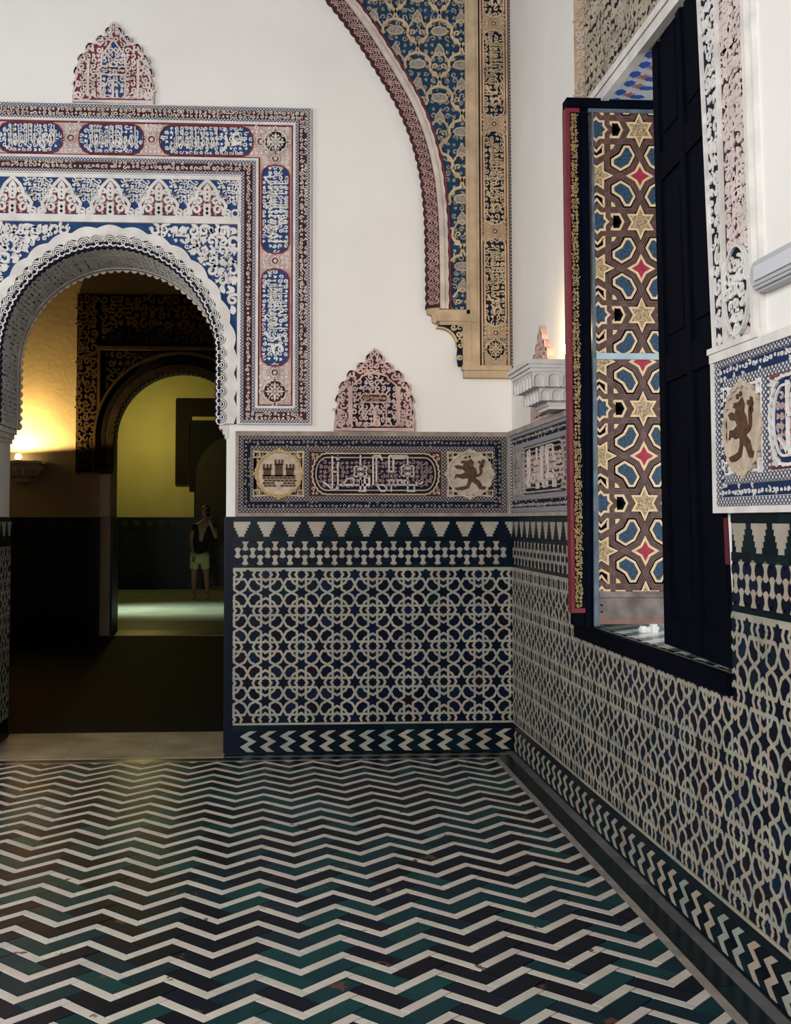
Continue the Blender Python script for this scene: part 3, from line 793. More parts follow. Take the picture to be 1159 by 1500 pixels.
# patterned soffit of the arch
def wrapper(rx, rz):
    P = resample(archpath(rx, rz), 400); dd = np.r_[0, np.cumsum(np.linalg.norm(np.diff(P, axis=0), axis=1))]
    Tt = np.gradient(P, axis=0); Tt /= np.linalg.norm(Tt, axis=1, keepdims=True)
    def fn(Q):
        s = Q[:, 0]; x = np.interp(s, dd, P[:, 0]); z = np.interp(s, dd, P[:, 1])
        tx = np.interp(s, dd, Tt[:, 0]); tz = np.interp(s, dd, Tt[:, 1])
        return np.c_[x+tz*Q[:, 2], Q[:, 1], z-tx*Q[:, 2]]
    return Wrap(fn), dd[-1]
Wf, LEN = wrapper(.745, .748)
b = MB(); n = 80
for i in range(n): b.rect(LEN*i/n, .0, LEN*(i+1)/n, .65, -.03, .003)
sof = b.build('soffit', M_blue, sur, Wf)
b = MB(); scrolls(b, None, (0.01, .03, LEN-.01, .60), .034, .003, .008, seed=12, fat=1.22, leaf=.4)
b.build('soffit_carving', M_stucco_w, sof, Wf, 'stuff')
b = MB(); n = 56
for i in range(n):
    s0 = LEN*i/n; s1 = LEN*(i+1)/n
    b.rect(s0, .60, s1, .655, -.005, .016)
    b.prism([(s0, .655), (s1, .655), (s1, .64), (s0, .64)], .0, .018)
    Q = [(s0+(s1-s0)*t, .018+.020*math.sin(PI*t)) for t in np.linspace(0, 1, 6)]
    for a_, c_ in zip(Q[:-1], Q[1:]):
        V = [(a_[0], .64, .01), (c_[0], .64, .01), (c_[0], .64, c_[1]), (a_[0], .64, a_[1]), (a_[0], .655, .01), (c_[0], .655, .01), (c_[0], .655, c_[1]), (a_[0], .655, a_[1])]
        b.raw(V, [0, 1, 2, 3, 7, 6, 5, 4, 3, 2, 6, 7], [4, 4, 4])
b.build('soffit_rear_edge', M_stucco, sof, Wf)
# springing blocks and the white jamb shafts
for sg in (-1, 1):
    x0 = XA+sg*.792
    b = MB()
    for z0, z1, e in ((2.205, 2.24, .052), (2.165, 2.205, .044), (2.13, 2.165, .026), (2.10, 2.13, .012)):
        xa, xb = sorted((x0+sg*.012, x0-sg*e)); b.box(xa, -.006, z0, xb, .665, z1)
    b.build('impost', M_stucco_w, sur, FF)
    # tiles and black edging of the jamb reveal
    xa, xb = sorted((x0+sg*.002, x0-sg*.012))
    rv = MB().box(xa, .0, 0, xb, .66, 1.5742).build('jamb_tiling', M_dark, wall_back, FF)
FJ = Frame((JL+.010, 0, 0), (0, -1, 0), (0, 0, 1), (1, 0, 0)); b = MB()
for ci in range(-4, 1):
    for ri in range(0, 6):
        cc = np.array([ci*CELL+.1, ZT+.1-ri*CELL])
        for s in STRAPS+STR_CORNER:
            p = s*K+cc
            for a_, c_ in zip(p[:-1], p[1:]):
                cl = clip_seg(a_, c_, (-.655, .15, -.02, 1.36))
                if cl is not None: b.ribbon(cl, .0152, 0, .004)
for k in range(-4, 0): b.prism(merlon(.034, .132, .1, flip=True)+np.array([k*.165+.05, 1.44]), 0, .003)
b.build('jamb_strap_pieces', M_strap, wall_back, FJ, 'stuff')

# ================================================================ LOBED FINIAL PLAQUES
HALF = np.array([(0, 75), (55, 130), (100, 190), (95, 240), (175, 265), (210, 310), (205, 340), (305, 360), (335, 410), (320, 445), (395, 500), (430, 560), (410, 590), (455, 650), (475, 720), (445, 755), (480, 850), (465, 900), (490, 960), (495, 1085)], float)
def finial(x, z, label, core, side, relief, wide, seed):
    k = .000559
    h = np.c_[HALF[:, 0]*k, (1085-HALF[:, 1])*k]
    P = np.concatenate([h, (h*[-1, 1])[::-1][:-1]]); 
    F = Frame((x, 0, z), (1, 0, 0), (0, 0, 1), (0, -1, 0))
    t = empty('finial_plaque', (x, 0, z), label, 'plaque', 'lobed plaster plaques on the white wall')
    MB().prism(P, -.001, .028).build('plaque_slab', relief, t, F)
    Q = inset(P, .013); MB().prism(Q, .026, .031).build('plaque_ground', side, t, F)
    cw = .155 if wide else .082
    ch = np.array([(cw, .03), (cw, .295 if wide else .20), (cw*.95, .31 if wide else .33), (cw*.62, .35 if wide else .36), (cw*.55, .37), (0, .40 if wide else .435)])
    C2 = np.concatenate([ch, (ch*[-1, 1])[::-1][1:]])
    co = MB().prism(C2, .028, .033).build('core_panel', core, t, F)
    b = MB(); ins = inpoly(Q); cin = inpoly(inset(C2, -.006))
    # outline scrolls: one curl in every lobe
    for sx in (-1, 1):
        for (lx, ly, r) in ((60, 200, 40), (165, 300, 42), (280, 405, 48), (375, 545, 48), (420, 700, 46), (425, 870, 44), (420, 1010, 50)):
            p = spiral(1.15, r*k, r*k*.25, r*k*.9); p[:, 0] *= sx
            b.ribbon(p+np.array([sx*lx*k, (1085-ly)*k]), .013, .029, .040)
    b.ribbon(inset(P, .006), .013, .027, .040, 0, True)
    scrolls(b, lambda u, v: ins(u, v) & ~cin(u, v), (-.27, .03, .27, .54), .038, .030, .038, seed=seed, fat=1.15)
    scrolls(b, inpoly(inset(C2, .012)), (-cw, .02, cw, .43), .040, .032, .039, seed=seed+1, fat=1.1)
    b.ribbon(C2[1:-1] if 0 else C2, .011, .030, .042)
    for sx in (-1, 1):
        b.rect(sx*.168-.009, .04, sx*.168+.009, .30, .030, .042); b.rect(sx*.080-.004, .04, sx*.080+.004, .20, .030, .041)
        a = np.radians(np.linspace(0, 90, 7)); b.ribbon(np.c_[sx*.065*np.cos(a), .07+.085*np.sin(a)], .009, .030, .041)
        b.ribbon([(sx*.06, .36), (0, .29), (-sx*.06, .22)], .008, .030, .041)
    b.rect(-.008, .03, .008, .16, .030, .042)
    text(b, AR1, -.235, .012, .235, .075, .030, .041)
    H = np.array([(.105, .22), (.078, .252), (-.078, .252), (-.105, .22), (-.078, .188), (.078, .188)])
    b.build('plaque_carving', relief, t, F)
    hp = MB().prism(H, .030, .041).build('name_cartouche', relief, t, F)
    MB().prism(inset(H, .009), .04, .0425).build('cartouche_ground', M_maroon, hp, F)
    b = MB(); scrolls(b, inpoly(inset(H, .012)), (-.1, .19, .1, .25), .022, .042, .046, seed=4); b.build('cartouche_letters', M_stucco_g if wide else M_stucco_w, hp, F)
    return t
finial(-.9489, 2.158, 'lobed plaster plaque with navy core standing on the inscribed frieze', M_navy, M_maroon, M_stucco_p, True, 61)
finial(-2.7283, 4.384, 'lobed plaster plaque with bright blue core standing on top of the door surround', M_blue, M_red, nmat('rosy_white_stucco', (.70, .60, .57), .85, .25, noise=.3, nscale=8), False, 71)

# ================================================================ CARVED STUCCO FRIEZES ABOVE THE TILES
def scalloped(u, v, r, n, amp, sx=1., m=72):
    a = np.linspace(0, 2*PI, m, endpoint=False); rr = r*(1-amp+amp*np.abs(np.sin(a*n/2)))
    return np.c_[u+rr*sx*np.cos(a), v+rr*np.sin(a)]
def castle(b, u, v, s, w0, w1):
    def R_(x0, y0, x1, y1): b.rect(u+x0*s, v+y0*s, u+x1*s, v+y1*s, w0, w1)
    for x, h in ((-.52, .42), (0, .62), (.50, .42)):
        R_(x-.17, -.08, x+.17, h-.16)
        for dx in (-.19, -.03, .11): R_(x+dx, h-.14, x+dx+.09, h+.05)
        R_(x-.20, h-.20, x+.20, h-.13)
    R_(-.74, -.10, .74, -.02)
    for i in range(4):
        for j in range(8):
            x = -.72+j*.185+(.07 if i % 2 else 0)
            if abs(x+.06) < .12 and i > 1: continue
            R_(x, -.20-i*.115, x+.15, -.115-i*.115)
LION = [(-.10, .62), (.05, .70), (.16, .55), (.12, .40), (.24, .28), (.30, .05), (.22, -.10), (.40, -.22), (.50, -.42), (.66, -.46), (.60, -.58), (.38, -.56),
        (.24, -.36), (.05, -.24), (-.06, -.22), (-.10, -.10), (-.32, -.14), (-.55, -.06), (-.66, -.14),
        (-.60, .06), (-.38, .06), (-.20, .14), (-.30, .26), (-.56, .28), (-.68, .40), (-.52, .44), (-.30, .38), (-.26, .50), (-.40, .52), (-.34, .62)]
def lion(b, u, v, s, w0, w1):
    b.prism(np.array(LION)*s+np.array([u, v]), w0, w1)
    b.prism(np.array([(.10, -.14), (.02, -.34), (-.06, -.52), (-.34, -.60), (-.62, -.60), (-.66, -.50), (-.42, -.47), (-.18, -.42), (-.10, -.30), (-.08, -.16)])*s+np.array([u, v]), w0, w1-.0007)
    t = np.array([(.26, -.02), (.44, .02), (.50, .18), (.40, .32), (.46, .48), (.60, .56), (.56, .66)])*s+np.array([u, v])
    b.ribbon(smooth_line(t, 12, 1), np.linspace(.09, .15, 12)*s, w0, w1)
    for x, y in ((.52, .40), (.38, .56), (-.02, .78), (-.18, .74)): b.disc(u+x*s, v+y*s, .06*s, w0, w1, n=6)
def kufic(b, u0, v0, u1, v1, w0, w1, wd):
    """angular lettering: tall paired strokes, a base line, knots and bent tails"""
    X = lambda x: u0+(u1-u0)*x; Y = lambda y: v0+(v1-v0)*y
    def r(P, k=1.): b.ribbon([(X(x), Y(y)) for x, y in P], wd*k, w0, w1)
    for x in (.105, .155, .36, .475, .505, .62, .66, .79): 
        r([(x, .10 if x in (.105, .155) else .22), (x, .96 if x != .36 else .98)])
    r([(.02, .30), (.06, .22), (.105, .10), (.135, .10), (.155, .22)]); r([(.16, .22), (.30, .22), (.30, .38), (.24, .38), (.20, .22)])
    r([(.105, .55), (.155, .55)]); r([(.30, .22), (.44, .22), (.44, .40), (.40, .40), (.40, .06), (.34, .06)])
    r([(.36, .06), (.36, .34), (.33, .34)]); r([(.475, .96), (.54, .96), (.56, .84)]); r([(.505, .30), (.53, .12), (.55, .06), (.58, .06), (.60, .14), (.57, .22), (.53, .22)])
    r([(.60, .22), (.90, .22)]); r([(.62, .96), (.79, .96)]); r([(.66, .90), (.77, .90)])
    r([(.70, .22), (.70, .34), (.74, .34), (.74, .22)]); r([(.76, .22), (.76, .34), (.80, .34)]); r([(.79, .22), (.79, .06), (.85, .06), (.85, .22)])
    r([(.86, .30), (.89, .22), (.93, .30)]); r([(.64, .22), (.64, .05)])
    for x, y in ((.36, .56), (.79, .58)):
        for dx in (-.035, 0, .035):
            for dy in (-.07, .07): b.ring(X(x+dx), Y(y+dy), wd*1.7, wd*.75, w0, w1, n=8)
        r([(x-.06, y), (x+.06, y)], .8)
    for y in (.40, .50): b.ring(X(.64), Y(y), wd*1.6, wd*.8, w0, w1, n=8)
    r([(.155, .80), (.145, .88), (.155, .96), (.165, .88), (.155, .80)], .7)
ZB0, ZB1 = 1.5765, 2.150
def frieze(F, u0, u1, cells, label, loc, name='inscribed_frieze', ground=None, relief=None, paint=None):
    """cells: list of (kind, ua, ub)"""
    G = ground or M_navy; Rl = relief or M_stucco_d; RD = paint or M_maroon
    t = empty(name, loc, label, 'frieze')
    MB().rect(u0, ZB0, u1, ZB1, 0, .020).build('frieze_slab', Rl, t, F)
    b = MB(); b.rect(u0, 2.118, u1, ZB1, .018, .040); b.rect(u0, ZB0, u1, 1.598, .018, .036); b.rect(u0, 1.598, u0+.022, 2.118, .018, .036); b.rect(u1-.022, 1.598, u1, 2.118, .018, .036)
    b.build('outer_moulding', Rl, t, F)
    def cord(a, wdt):
        o_ = np.array([(u0+a, ZB0+a), (u1-a, ZB0+a), (u1-a, ZB1-a), (u0+a, ZB1-a)])
        b = MB(); b.strip(inset(o_, wdt), o_, .016, .030, 0, True); b.build('cord_moulding', M_rope_d if Rl is M_stucco_d else M_rope, t, F)
    cord(.026, .028); cord(.103, .030)
    o_ = np.array([(u0+.056, ZB0+.056), (u1-.056, ZB0+.056), (u1-.056, ZB1-.056), (u0+.056, ZB1-.056)])
    b = MB(); b.strip(inset(o_, .044), o_, .016, .021, 0, True); band = b.build('foliage_band', G, t, F)
    b = MB(); ou = inpoly(inset(o_, .004)); iu = inpoly(inset(o_, .042))
    scrolls(b, lambda u, v: ou(u, v) & ~iu(u, v), (u0, ZB0, u1, ZB1), .028, .021, .024, seed=81, fat=.72); b.build('band_carving', Rl, band, F, 'stuff')
    va, vb = ZB0+.136, ZB1-.136; vc = (va+vb)/2
    for kind, a, c in cells:
        mid = (a+c)/2
        if kind in ('castle', 'lion', 'oval'):
            sq = MB().rect(a, va, c, vb, .016, .021).build('medallion_panel', G, t, F)
            b = MB(); sx = .5*(c-a)*.84/.155 if kind == 'oval' else 1.
            r = .157
            scrolls(b, lambda u, v: ((u-mid)/sx)**2+(v-vc)**2 > (r*1.03)**2, (a+.012, va+.012, c-.012, vb-.012), .032, .021, .027, seed=82, fat=1.0)
            b.build('corner_foliage', Rl, sq, F)
            b = MB(); b.strip(inset([(a, va), (c, va), (c, vb), (a, vb)], .010), np.array([(a, va), (c, va), (c, vb), (a, vb)]), .018, .030, 0, True)
            for x in (a+.02, c-.02):
                for y in (va+.02, vb-.02): b.ribbon([(x-.02, y-.02), (x+.02, y-.02), (x+.02, y+.02), (x-.02, y+.02)], .009, .018, .031, 0, True)
            b.build('panel_border', M_stucco_g if Rl is M_stucco_d else Rl, sq, F)
            if kind == 'oval':
                md = MB().prism(scalloped(mid, vc, r, 20, .06, sx), .018, .026).build('medallion', Rl, t, F)
                b = MB(); scrolls(b, lambda u, v: ((u-mid)/sx)**2+(v-vc)**2 < (r*.8)**2, (a, va, c, vb), .045, .026, .034, seed=83); b.build('medallion_carving', M_stucco_d, md, F)
                continue
            md = MB().prism(scalloped(mid, vc, r, 20, .07), .018, .030).build('medallion', M_medal, t, F)
            P = scalloped(mid, vc, r*.99, 20, .07); b = MB(); b.ribbon(P, .016, .02, .037, 0, True)
            for k in range(4): b.disc(mid+r*1.03*math.cos(k*PI/2), vc+r*1.03*math.sin(k*PI/2), .013, .02, .036, n=8)
            b.build('scalloped_rim', M_medgold if kind == 'castle' else M_medal, md, F)
            b = MB(); (castle if kind == 'castle' else lion)(b, mid, vc-.005 if kind == 'castle' else vc-.01, .150 if kind == 'castle' else .165, .028, .036)
            b.build('castle_emblem' if kind == 'castle' else 'lion_emblem', M_castle, md, F)
        elif kind == 'kufic':
            MB().rect(a, va, c, vb, .016, .0225).build('cartouche_corners', RD, t, F)
            bb = MB(); cin_ = inpoly(stadium(a+.004, va+.002, c-.004, vb-.002, 13)); scrolls(bb, lambda u, v: (np.minimum(u-a, c-u) < .16) & ~cin_(u, v), (a+.01, va+.01, c-.01, vb-.01), .026, .022, .0272, seed=85); bb.build('corner_foliage', M_stucco_g if Rl is M_stucco_d else Rl, t, F)
            P = stadium(a+.012, va+.010, c-.012, vb-.010, 13)
            ct = MB().prism(P, .018, .0275).build('cartouche', G, t, F)
            P2 = resample(np.concatenate([P, P[:1]]), 241)[:-1]; d = np.arange(240)
            b = MB(); b.ribbon(P2 - (P2-np.array([mid, vc]))*(.02*np.abs(np.sin(d*PI/4)))[:, None], .010, .018, .036, 0, True)
            b.ribbon(inset(P, .030), .008, .02, .034, 0, True)
            b.build('cartouche_border', Rl if Rl is not M_stucco_d else M_stucco_g, ct, F)
            b = MB(); kufic(b, a+.075, va+.018, c-.075, vb-.018, .027, .038, .0105); b.build('kufic_lettering', M_stucco if Rl is not M_stucco_w else M_stucco_w, ct, F)
            b = MB(); scrolls(b, inpoly(inset(P, .045)), (a, va, c, vb), .030, .026, .031, seed=86, fat=.95); b.build('ground_foliage', nmat('dusky_pink_stucco', (.30, .19, .17), .85, .2) if Rl is M_stucco_d else M_stucco_p, ct, F)
        elif kind == 'cord':
            MB().rect(a, va-.01, c, vb+.01, .016, .032).build('divider', M_rope_d if Rl is M_stucco_d else M_rope, t, F)
    return t
frieze(FB, -1.887, -.022, [('castle', -1.764, -1.428), ('cord', -1.420, -1.392), ('kufic', -1.388, -.492), ('cord', -.486, -.456), ('lion', -.452, -.142)],
       'long dark stucco frieze with a castle and a lion medallion above the back tiles', (-.95, 0, 1.6))
frieze(FR, .045, 1.722, [('oval', .150, .430), ('cord', .436, .462), ('kufic', .468, 1.585)],
       'grey brown carved stucco frieze between room corner and open shutter', (0, -.9, 1.6), ground=M_navy, relief=nmat('grey_brown_stucco', (.42, .37, .33), .85, .25, noise=.4, nscale=10))
frieze(FR, 3.738, 6.2, [('lion', 3.845, 4.165), ('cord', 4.172, 4.205), ('kufic', 4.212, 5.1), ('cord', 5.106, 5.136), ('lion', 5.14, 5.46), ('cord', 5.468, 5.5), ('kufic', 5.51, 6.09)],
       'pale carved stucco frieze with a brown lion medallion right of the window', (0, -4.8, 1.6), ground=nmat('deep_blue_ground', (.012, .030, .095), .85, .2, noise=.4, nscale=14), relief=M_stucco_w, paint=M_red)

# ================================================================ GREAT BLIND ARCH BY THE CORNER
ba = empty('blind_arch', (-.16, 0, 2.5), 'tall carved blind arch spandrel with blue lattice and gilt inscription beside the corner', 'arch carving')
edge = np.array([(-2.60, 5.95), (-2.10, 5.80), (-1.68, 5.52), (-1.278, 5.153), (-1.079, 4.892), (-.913, 4.630), (-.771, 4.392), (-.677, 4.154), (-.621, 3.915), (-.594, 3.629), (-.588, 3.30), (-.587, 2.990)])
edge = smooth_line(edge, 70, 1); ZTOP = 6.3
e1 = offset_line(edge, .088); e2 = offset_line(edge, .150); e3 = offset_line(edge, .166)
n = len(edge)
k = np.arange(n*6)
fine = resample(edge, 240); teeth = fine.copy(); dd = np.arange(240); teeth = offset_line(fine, -.010*(np.abs(np.sin(dd*PI/4))))
lb = MB().strip(resample(e1, 240), teeth, 0, .045).build('toothed_lace_edge', M_maroon, ba, FB)
b = MB()
def along(P, per):
    d = np.r_[0, np.cumsum(np.linalg.norm(np.diff(P, axis=0), axis=1))]; m = int(d[-1]/per)
    T_ = np.gradient(P, axis=0); T_ /= np.linalg.norm(T_, axis=1, keepdims=True)
    for i in range(m):
        q = (i+.5)*per; j = min(int(np.searchsorted(d, q)), len(P)-1); yield P[j], T_[j], np.array([-T_[j][1], T_[j][0]])
for c, t_, n_ in along(resample(offset_line(edge, .016), 900), .066):
    for r, wd in ((.034, .0042), (.024, .0042), (.014, .0042)):
        a = np.radians(np.linspace(0, 180, 8)); b.ribbon([c+t_*r*math.cos(x)+n_*(r*math.sin(x)*1.9) for x in a], wd, .045, .050)
    b.ribbon([c-t_*.033-n_*.010, c-t_*.012+n_*.014, c+t_*.012-n_*.012, c+t_*.033+n_*.006], .0042, .045, .050)
    b.ribbon([c-t_*.033+n_*.062, c-t_*.010+n_*.046, c+t_*.014+n_*.066, c+t_*.033+n_*.050], .0042, .045, .050)
b.build('lace_carving', M_stucco_p, lb, FB, 'stuff')
f2 = resample(e1, 200); f3 = resample(e2, 200); dd = np.r_[0, np.cumsum(np.linalg.norm(np.diff(f3, axis=0), axis=1))]
sw = .006*np.abs(np.sin(dd/.095*PI))
b = MB(); mid_ = resample(offset_line(edge, .119), 200)
for (A_, B_, wz) in ((offset_line(f3, sw-.006), mid_, .060), (mid_, f2, .072)): b.strip(A_, B_, 0, wz)
b.build('scalloped_moulding', M_stucco, ba, FB)
MB().strip(resample(e3, 200), resample(offset_line(edge, .154), 200), 0, .052).build('red_line', M_red, ba, FB)
XL = -.318
spo = np.concatenate([e3, [(XL, 2.90), (XL, ZTOP), (-2.6, ZTOP)]]); spo = spo[(spo[:, 0] <= XL+.001)]
sp = MB().prism(spo, 0, .038).build('lattice_panel', M_teal, ba, FB)
M_lgrey = nmat('grey_stucco', (.34, .31, .28), .85, .2, noise=.6, nscale=60)
b = MB(); ins = inpoly(spo)
def cl(P, wd, w1, bb=b):
    P = np.asarray(P); ok = ins(P[:, 0], P[:, 1]); i = 0
    while i < len(P):
        if ok[i]:
            j = i
            while j+1 < len(P) and ok[j+1]: j += 1
            if j > i: bb.ribbon(P[i:j+1], wd, .036, w1)
            i = j+1
        else: i += 1
PX, PZ = .305, .235
for row in range(-2, 16):
    for col in range(-9, 3):
        cu = -.495+col*PX+(row % 2)*PX/2; cv = 2.95+row*PZ
        if not ins(np.array([max(min(cu, XL-.01), -2.55)]), np.array([cv]))[0] and not ins(np.array([cu+.12]), np.array([cv]))[0] and not ins(np.array([cu]), np.array([cv+.15]))[0]: continue
        a = np.radians(np.linspace(-25, 205, 15)); cl(np.c_[cu+.088*np.cos(a), cv+.105+.075*np.sin(a)], .017, .055)
        for sg in (-1, 1):
            cl(resample([(cu+sg*.082, cv+.075), (cu+sg*.100, cv+.045), (cu+sg*.150, cv+.005), (cu+sg*.152, cv-.015)], 12), .017, .055)
            cl(resample([(cu+sg*.095, cv-.045), (cu+sg*.095, cv-.105), (cu+sg*.055, cv-.105), (cu+sg*.040, cv-.075), (cu, cv-.045)], 14), .010, .051)
            cl(resample([(cu+sg*.030, cv+.165), (cu+sg*.012, cv+.19), (cu, cv+.235)], 8), .012, .052)
            if ins(np.array([cu+sg*.118]), np.array([cv+.030]))[0]: b.disc(cu+sg*.118, cv+.030, .020, .036, .056, n=8)
            cl(np.array([cu+sg*.028, cv-.145])+spiral(.9, .018, .008, .02, 7)*np.array([sg, 1]), .009, .049)
        if ins(np.array([cu]), np.array([cv+.105]))[0]:
            b2 = MB(); b2.prism(np.array([(-.055, 0), (-.04, .022), (0, .030), (.04, .022), (.055, 0), (.04, -.022), (0, -.030), (-.04, -.022)])*1.0+np.array([cu, cv+.10]), .036, .049); b2.build('lattice_medallion', M_lgrey, sp, FB)
            b.ribbon(np.array([(-.055, 0), (-.04, .022), (0, .030), (.04, .022), (.055, 0), (.04, -.022), (0, -.030), (-.04, -.022)])+np.array([cu, cv+.10]), .008, .040, .053, 0, True)
        if ins(np.array([cu]), np.array([cv-.05]))[0]:
            b2 = MB(); b2.prism(np.array([(0, .045), (.026, .01), (.034, -.025), (0, -.042), (-.034, -.025), (-.026, .01)])+np.array([cu, cv-.035]), .036, .048); b2.build('lattice_palmette', M_lgrey, sp, FB)
            b.ribbon(np.array([(0, .045), (.026, .01), (.034, -.025), (0, -.042), (-.034, -.025), (-.026, .01)])+np.array([cu, cv-.035]), .007, .040, .052, 0, True)
b.build('lattice_ribs', M_stucco_g, sp, FB, 'stuff')
b = MB(); scrolls(b, inpoly(inset(spo, .012)), (-1.6, 2.92, XL, 5.6), .050, .038, .044, seed=95, fat=.8, leaf=.4); b.build('lattice_foliage', M_lgrey, sp, FB, 'stuff')
b = MB()
b.rect(XL, 2.94, XL+.022, ZTOP, 0, .062); b.rect(XL+.022, 2.90, XL+.068, ZTOP, 0, .072); b.rect(XL+.068, 2.60, XL+.090, ZTOP, 0, .062)
b.rect(-.545, 2.955, XL+.022, 2.985, 0, .062); b.rect(-.520, 2.905, XL+.05, 2.955, 0, .074); b.rect(-.505, 2.880, XL, 2.905, 0, .062)
b.rect(-.345, 2.600, XL+.030, 2.905, 0, .066); b.rect(XL+.030, 2.600, XL+.090, 2.905, 0, .060)
b.build('frame_moulding', M_stucco_g, ba, FB)
b = MB(); b.prism([(-.590, 2.99), (-.585, 2.955), (-.555, 2.945), (-.550, 2.90), (-.530, 2.89), (-.505, 2.94), (-.505, 3.0)], 0, .058); b.build('stepped_corner', M_stucco_g, ba, FB)
a = np.radians(np.linspace(95, 0, 12)); cv_ = np.c_[-.505+.135*np.cos(a)-.005, 2.735+.135*np.sin(a)]
co = np.concatenate([[(-.510, 2.884), (-.510, 2.868)], cv_, [(-.382, 2.66), (-.372, 2.60), (-.345, 2.60), (-.345, 2.884)]])
cb = MB().prism(co, 0, .045).build('corbel_bracket', M_navy, ba, FB)
b = MB(); scrolls(b, inpoly(inset(co, .010)), (-.51, 2.59, -.345, 2.884), .042, .045, .056, seed=91, fat=1.1); b.strip(offset_line(cv_, -.012), cv_, .0, .056); b.build('corbel_carving', M_stucco_g, cb, FB)
b = MB(); b.rect(-.350, 2.570, -.012, 2.602, 0, .078); b.rect(-.338, 2.520, -.020, 2.570, 0, .060); b.build('base_moulding', M_stucco_g, ba, FB)
# inscription band
XI0, XI1 = -.214, -.014
ib = MB().rect(XI0, 2.602, XI1, ZTOP, 0, .040).build('inscription_band', nmat('rosy_gilt_stucco', (.50, .36, .24), .85, .25, noise=.4, nscale=9), ba, FB)
b = MB(); b.rect(XI0, 2.602, XI0+.010, ZTOP, .03, .054); b.rect(XI1-.018, 2.602, XI1-.008, ZTOP, .03, .054); b.build('edge_fillet', M_stucco_g, ib, FB)
b = MB(); b.rect(XI0+.012, 2.61, XI0+.020, ZTOP, .03, .046); b.rect(XI1-.028, 2.61, XI1-.020, ZTOP, .03, .046); b.build('red_line', M_red, ib, FB)
um = (XI0+XI1)/2-.003
zr = [2.83, 3.535, 4.285, 4.995, 5.72]
for i, z in enumerate(zr):
    roundel(FB, ib, um, z, .022, .040, M_stucco_g, M_red)
    z1 = zr[i+1] if i+1 < len(zr) else ZTOP
    cartouche(FB, ib, um-.072, z+.045, um+.072, z1-.045, M_navy, M_stucco_g, M_stucco_g, [AR1, AR2, AR3], w0=.040, turn=True, s=.040, seed=100+i)
    for sg in (-1, 1):
        bb = MB(); scrolls(bb, None, (um+sg*.058-.030, z-.075, um+sg*.058+.030, z+.075), .030, .040, .048, seed=110+i); bb.build('band_foliage', M_stucco_g, ib, FB)
rosette(FB, ib, um, 2.715, .066, .040, M_stucco_g, M_navy)
FS = Frame((0, 0, 0), (0, -1, 0), (0, 0, 1), (-1, 0, 0))
MB().rect(XI1, 2.57, .0, ZTOP, 0, .050).build('side_cord', M_rope_d, ba, FB)

# ================================================================ FINIAL AND LAMP BRACKET ON THE RIGHT WALL
def finial_on_right(u, label, src):
    """copy of the plaque by the corner, turned onto the right wall"""
    r = src.copy(); C.objects.link(r); r.location = (0, -u, 2.152); r.rotation_euler = (0, 0, -PI/2)
    r['label'] = label
    for ch in list(src.children):
        c = ch.copy(); C.objects.link(c); c.parent = r
        for g in ch.children:
            d = g.copy(); C.objects.link(d); d.parent = c
    return r
src = [o for o in bpy.data.objects if o.name == 'finial_plaque'][0]
finial_on_right(1.03, 'lobed plaster plaque glowing in lamplight behind the white bracket', src)

br = empty('wall_bracket', (0, -1.455, 2.17), 'white muqarnas lamp bracket on the right wall beside the open shutter', 'bracket')
b = MB(); PU0, PU1 = 1.20, 1.71
def slab(p, du, z0, z1): b.box(-p, -(PU1-du), z0, -.0, -(PU0+du), z1)
slab(.268, -.012, 2.392, 2.417); slab(.256, -.004, 2.372, 2.392); slab(.245, .004, 2.352, 2.372)
b.build('top_slab', M_bracket, br, FF)
def niches(p, du, z0, z1, n_side, n_front, name, depth=.022):
    """a tier: a solid core with a row of round-headed niches standing proud on the three free sides"""
    b = MB(); a0 = PU0+du; a1 = PU1-du
    core = b.box(-p+depth, -(a1-depth), z0+.004, 0, -(a0+depth), z1).build(name, M_bracket, br, FF)
    def face(F, x0, x1, n):
        wdt = (x1-x0)/n; h = z1-z0
        for i in range(n):
            b = MB()
            c = x0+wdt*(i+.5); r = wdt*.34; zc = z0+h*.52
            aa = np.radians(np.linspace(180, 0, 9))
            L = [(c-wdt/2, z1), (c-wdt/2, z0+h*.10), (c-r, z0), (c-r, zc)] + [(c+r*math.cos(t), zc+r*1.05*math.sin(t)) for t in aa][1:-1] + [(c+r, zc), (c+r, z0), (c+wdt/2, z0+h*.10), (c+wdt/2, z1)]
            b.prism(L, -depth, 0)
            b.build('niche', M_bracket, core, F)
    face(Frame((-p, 0, 0), (0, -1, 0), (0, 0, 1), (-1, 0, 0)), a0+.0015, a1-.0015, n_front)
    face(Frame((0, -a1, 0), (1, 0, 0), (0, 0, 1), (0, -1, 0)), -p, 0, n_side)
    face(Frame((0, -a0, 0), (-1, 0, 0), (0, 0, 1), (0, 1, 0)), 0, p, n_side)
niches(.238, .010, 2.268, 2.353, 3, 6, 'upper_niche_tier', .011)
niches(.188, .058, 2.198, 2.272, 3, 5, 'lower_niche_tier', .011)
b = MB()
for z0, z1, p, du in ((2.180, 2.206, .128, .115), (2.160, 2.181, .118, .122)): b.box(-p, -(PU1-du), z0, 0, -(PU0+du), z1)
b.build('bracket_foot', M_bracket, br, FF)
lampo = empty('lamp', (-.042, -1.70, 2.417), 'warm glowing lamp standing on the white wall bracket', 'lamp')
M_glow = bpy.data.materials.new('lamp_glow'); M_glow.use_nodes = True
M_glow.node_tree.nodes['Principled BSDF'].inputs['Emission Color'].default_value = (1, .72, .34, 1)
M_glow.node_tree.nodes['Principled BSDF'].inputs['Emission Strength'].default_value = 12
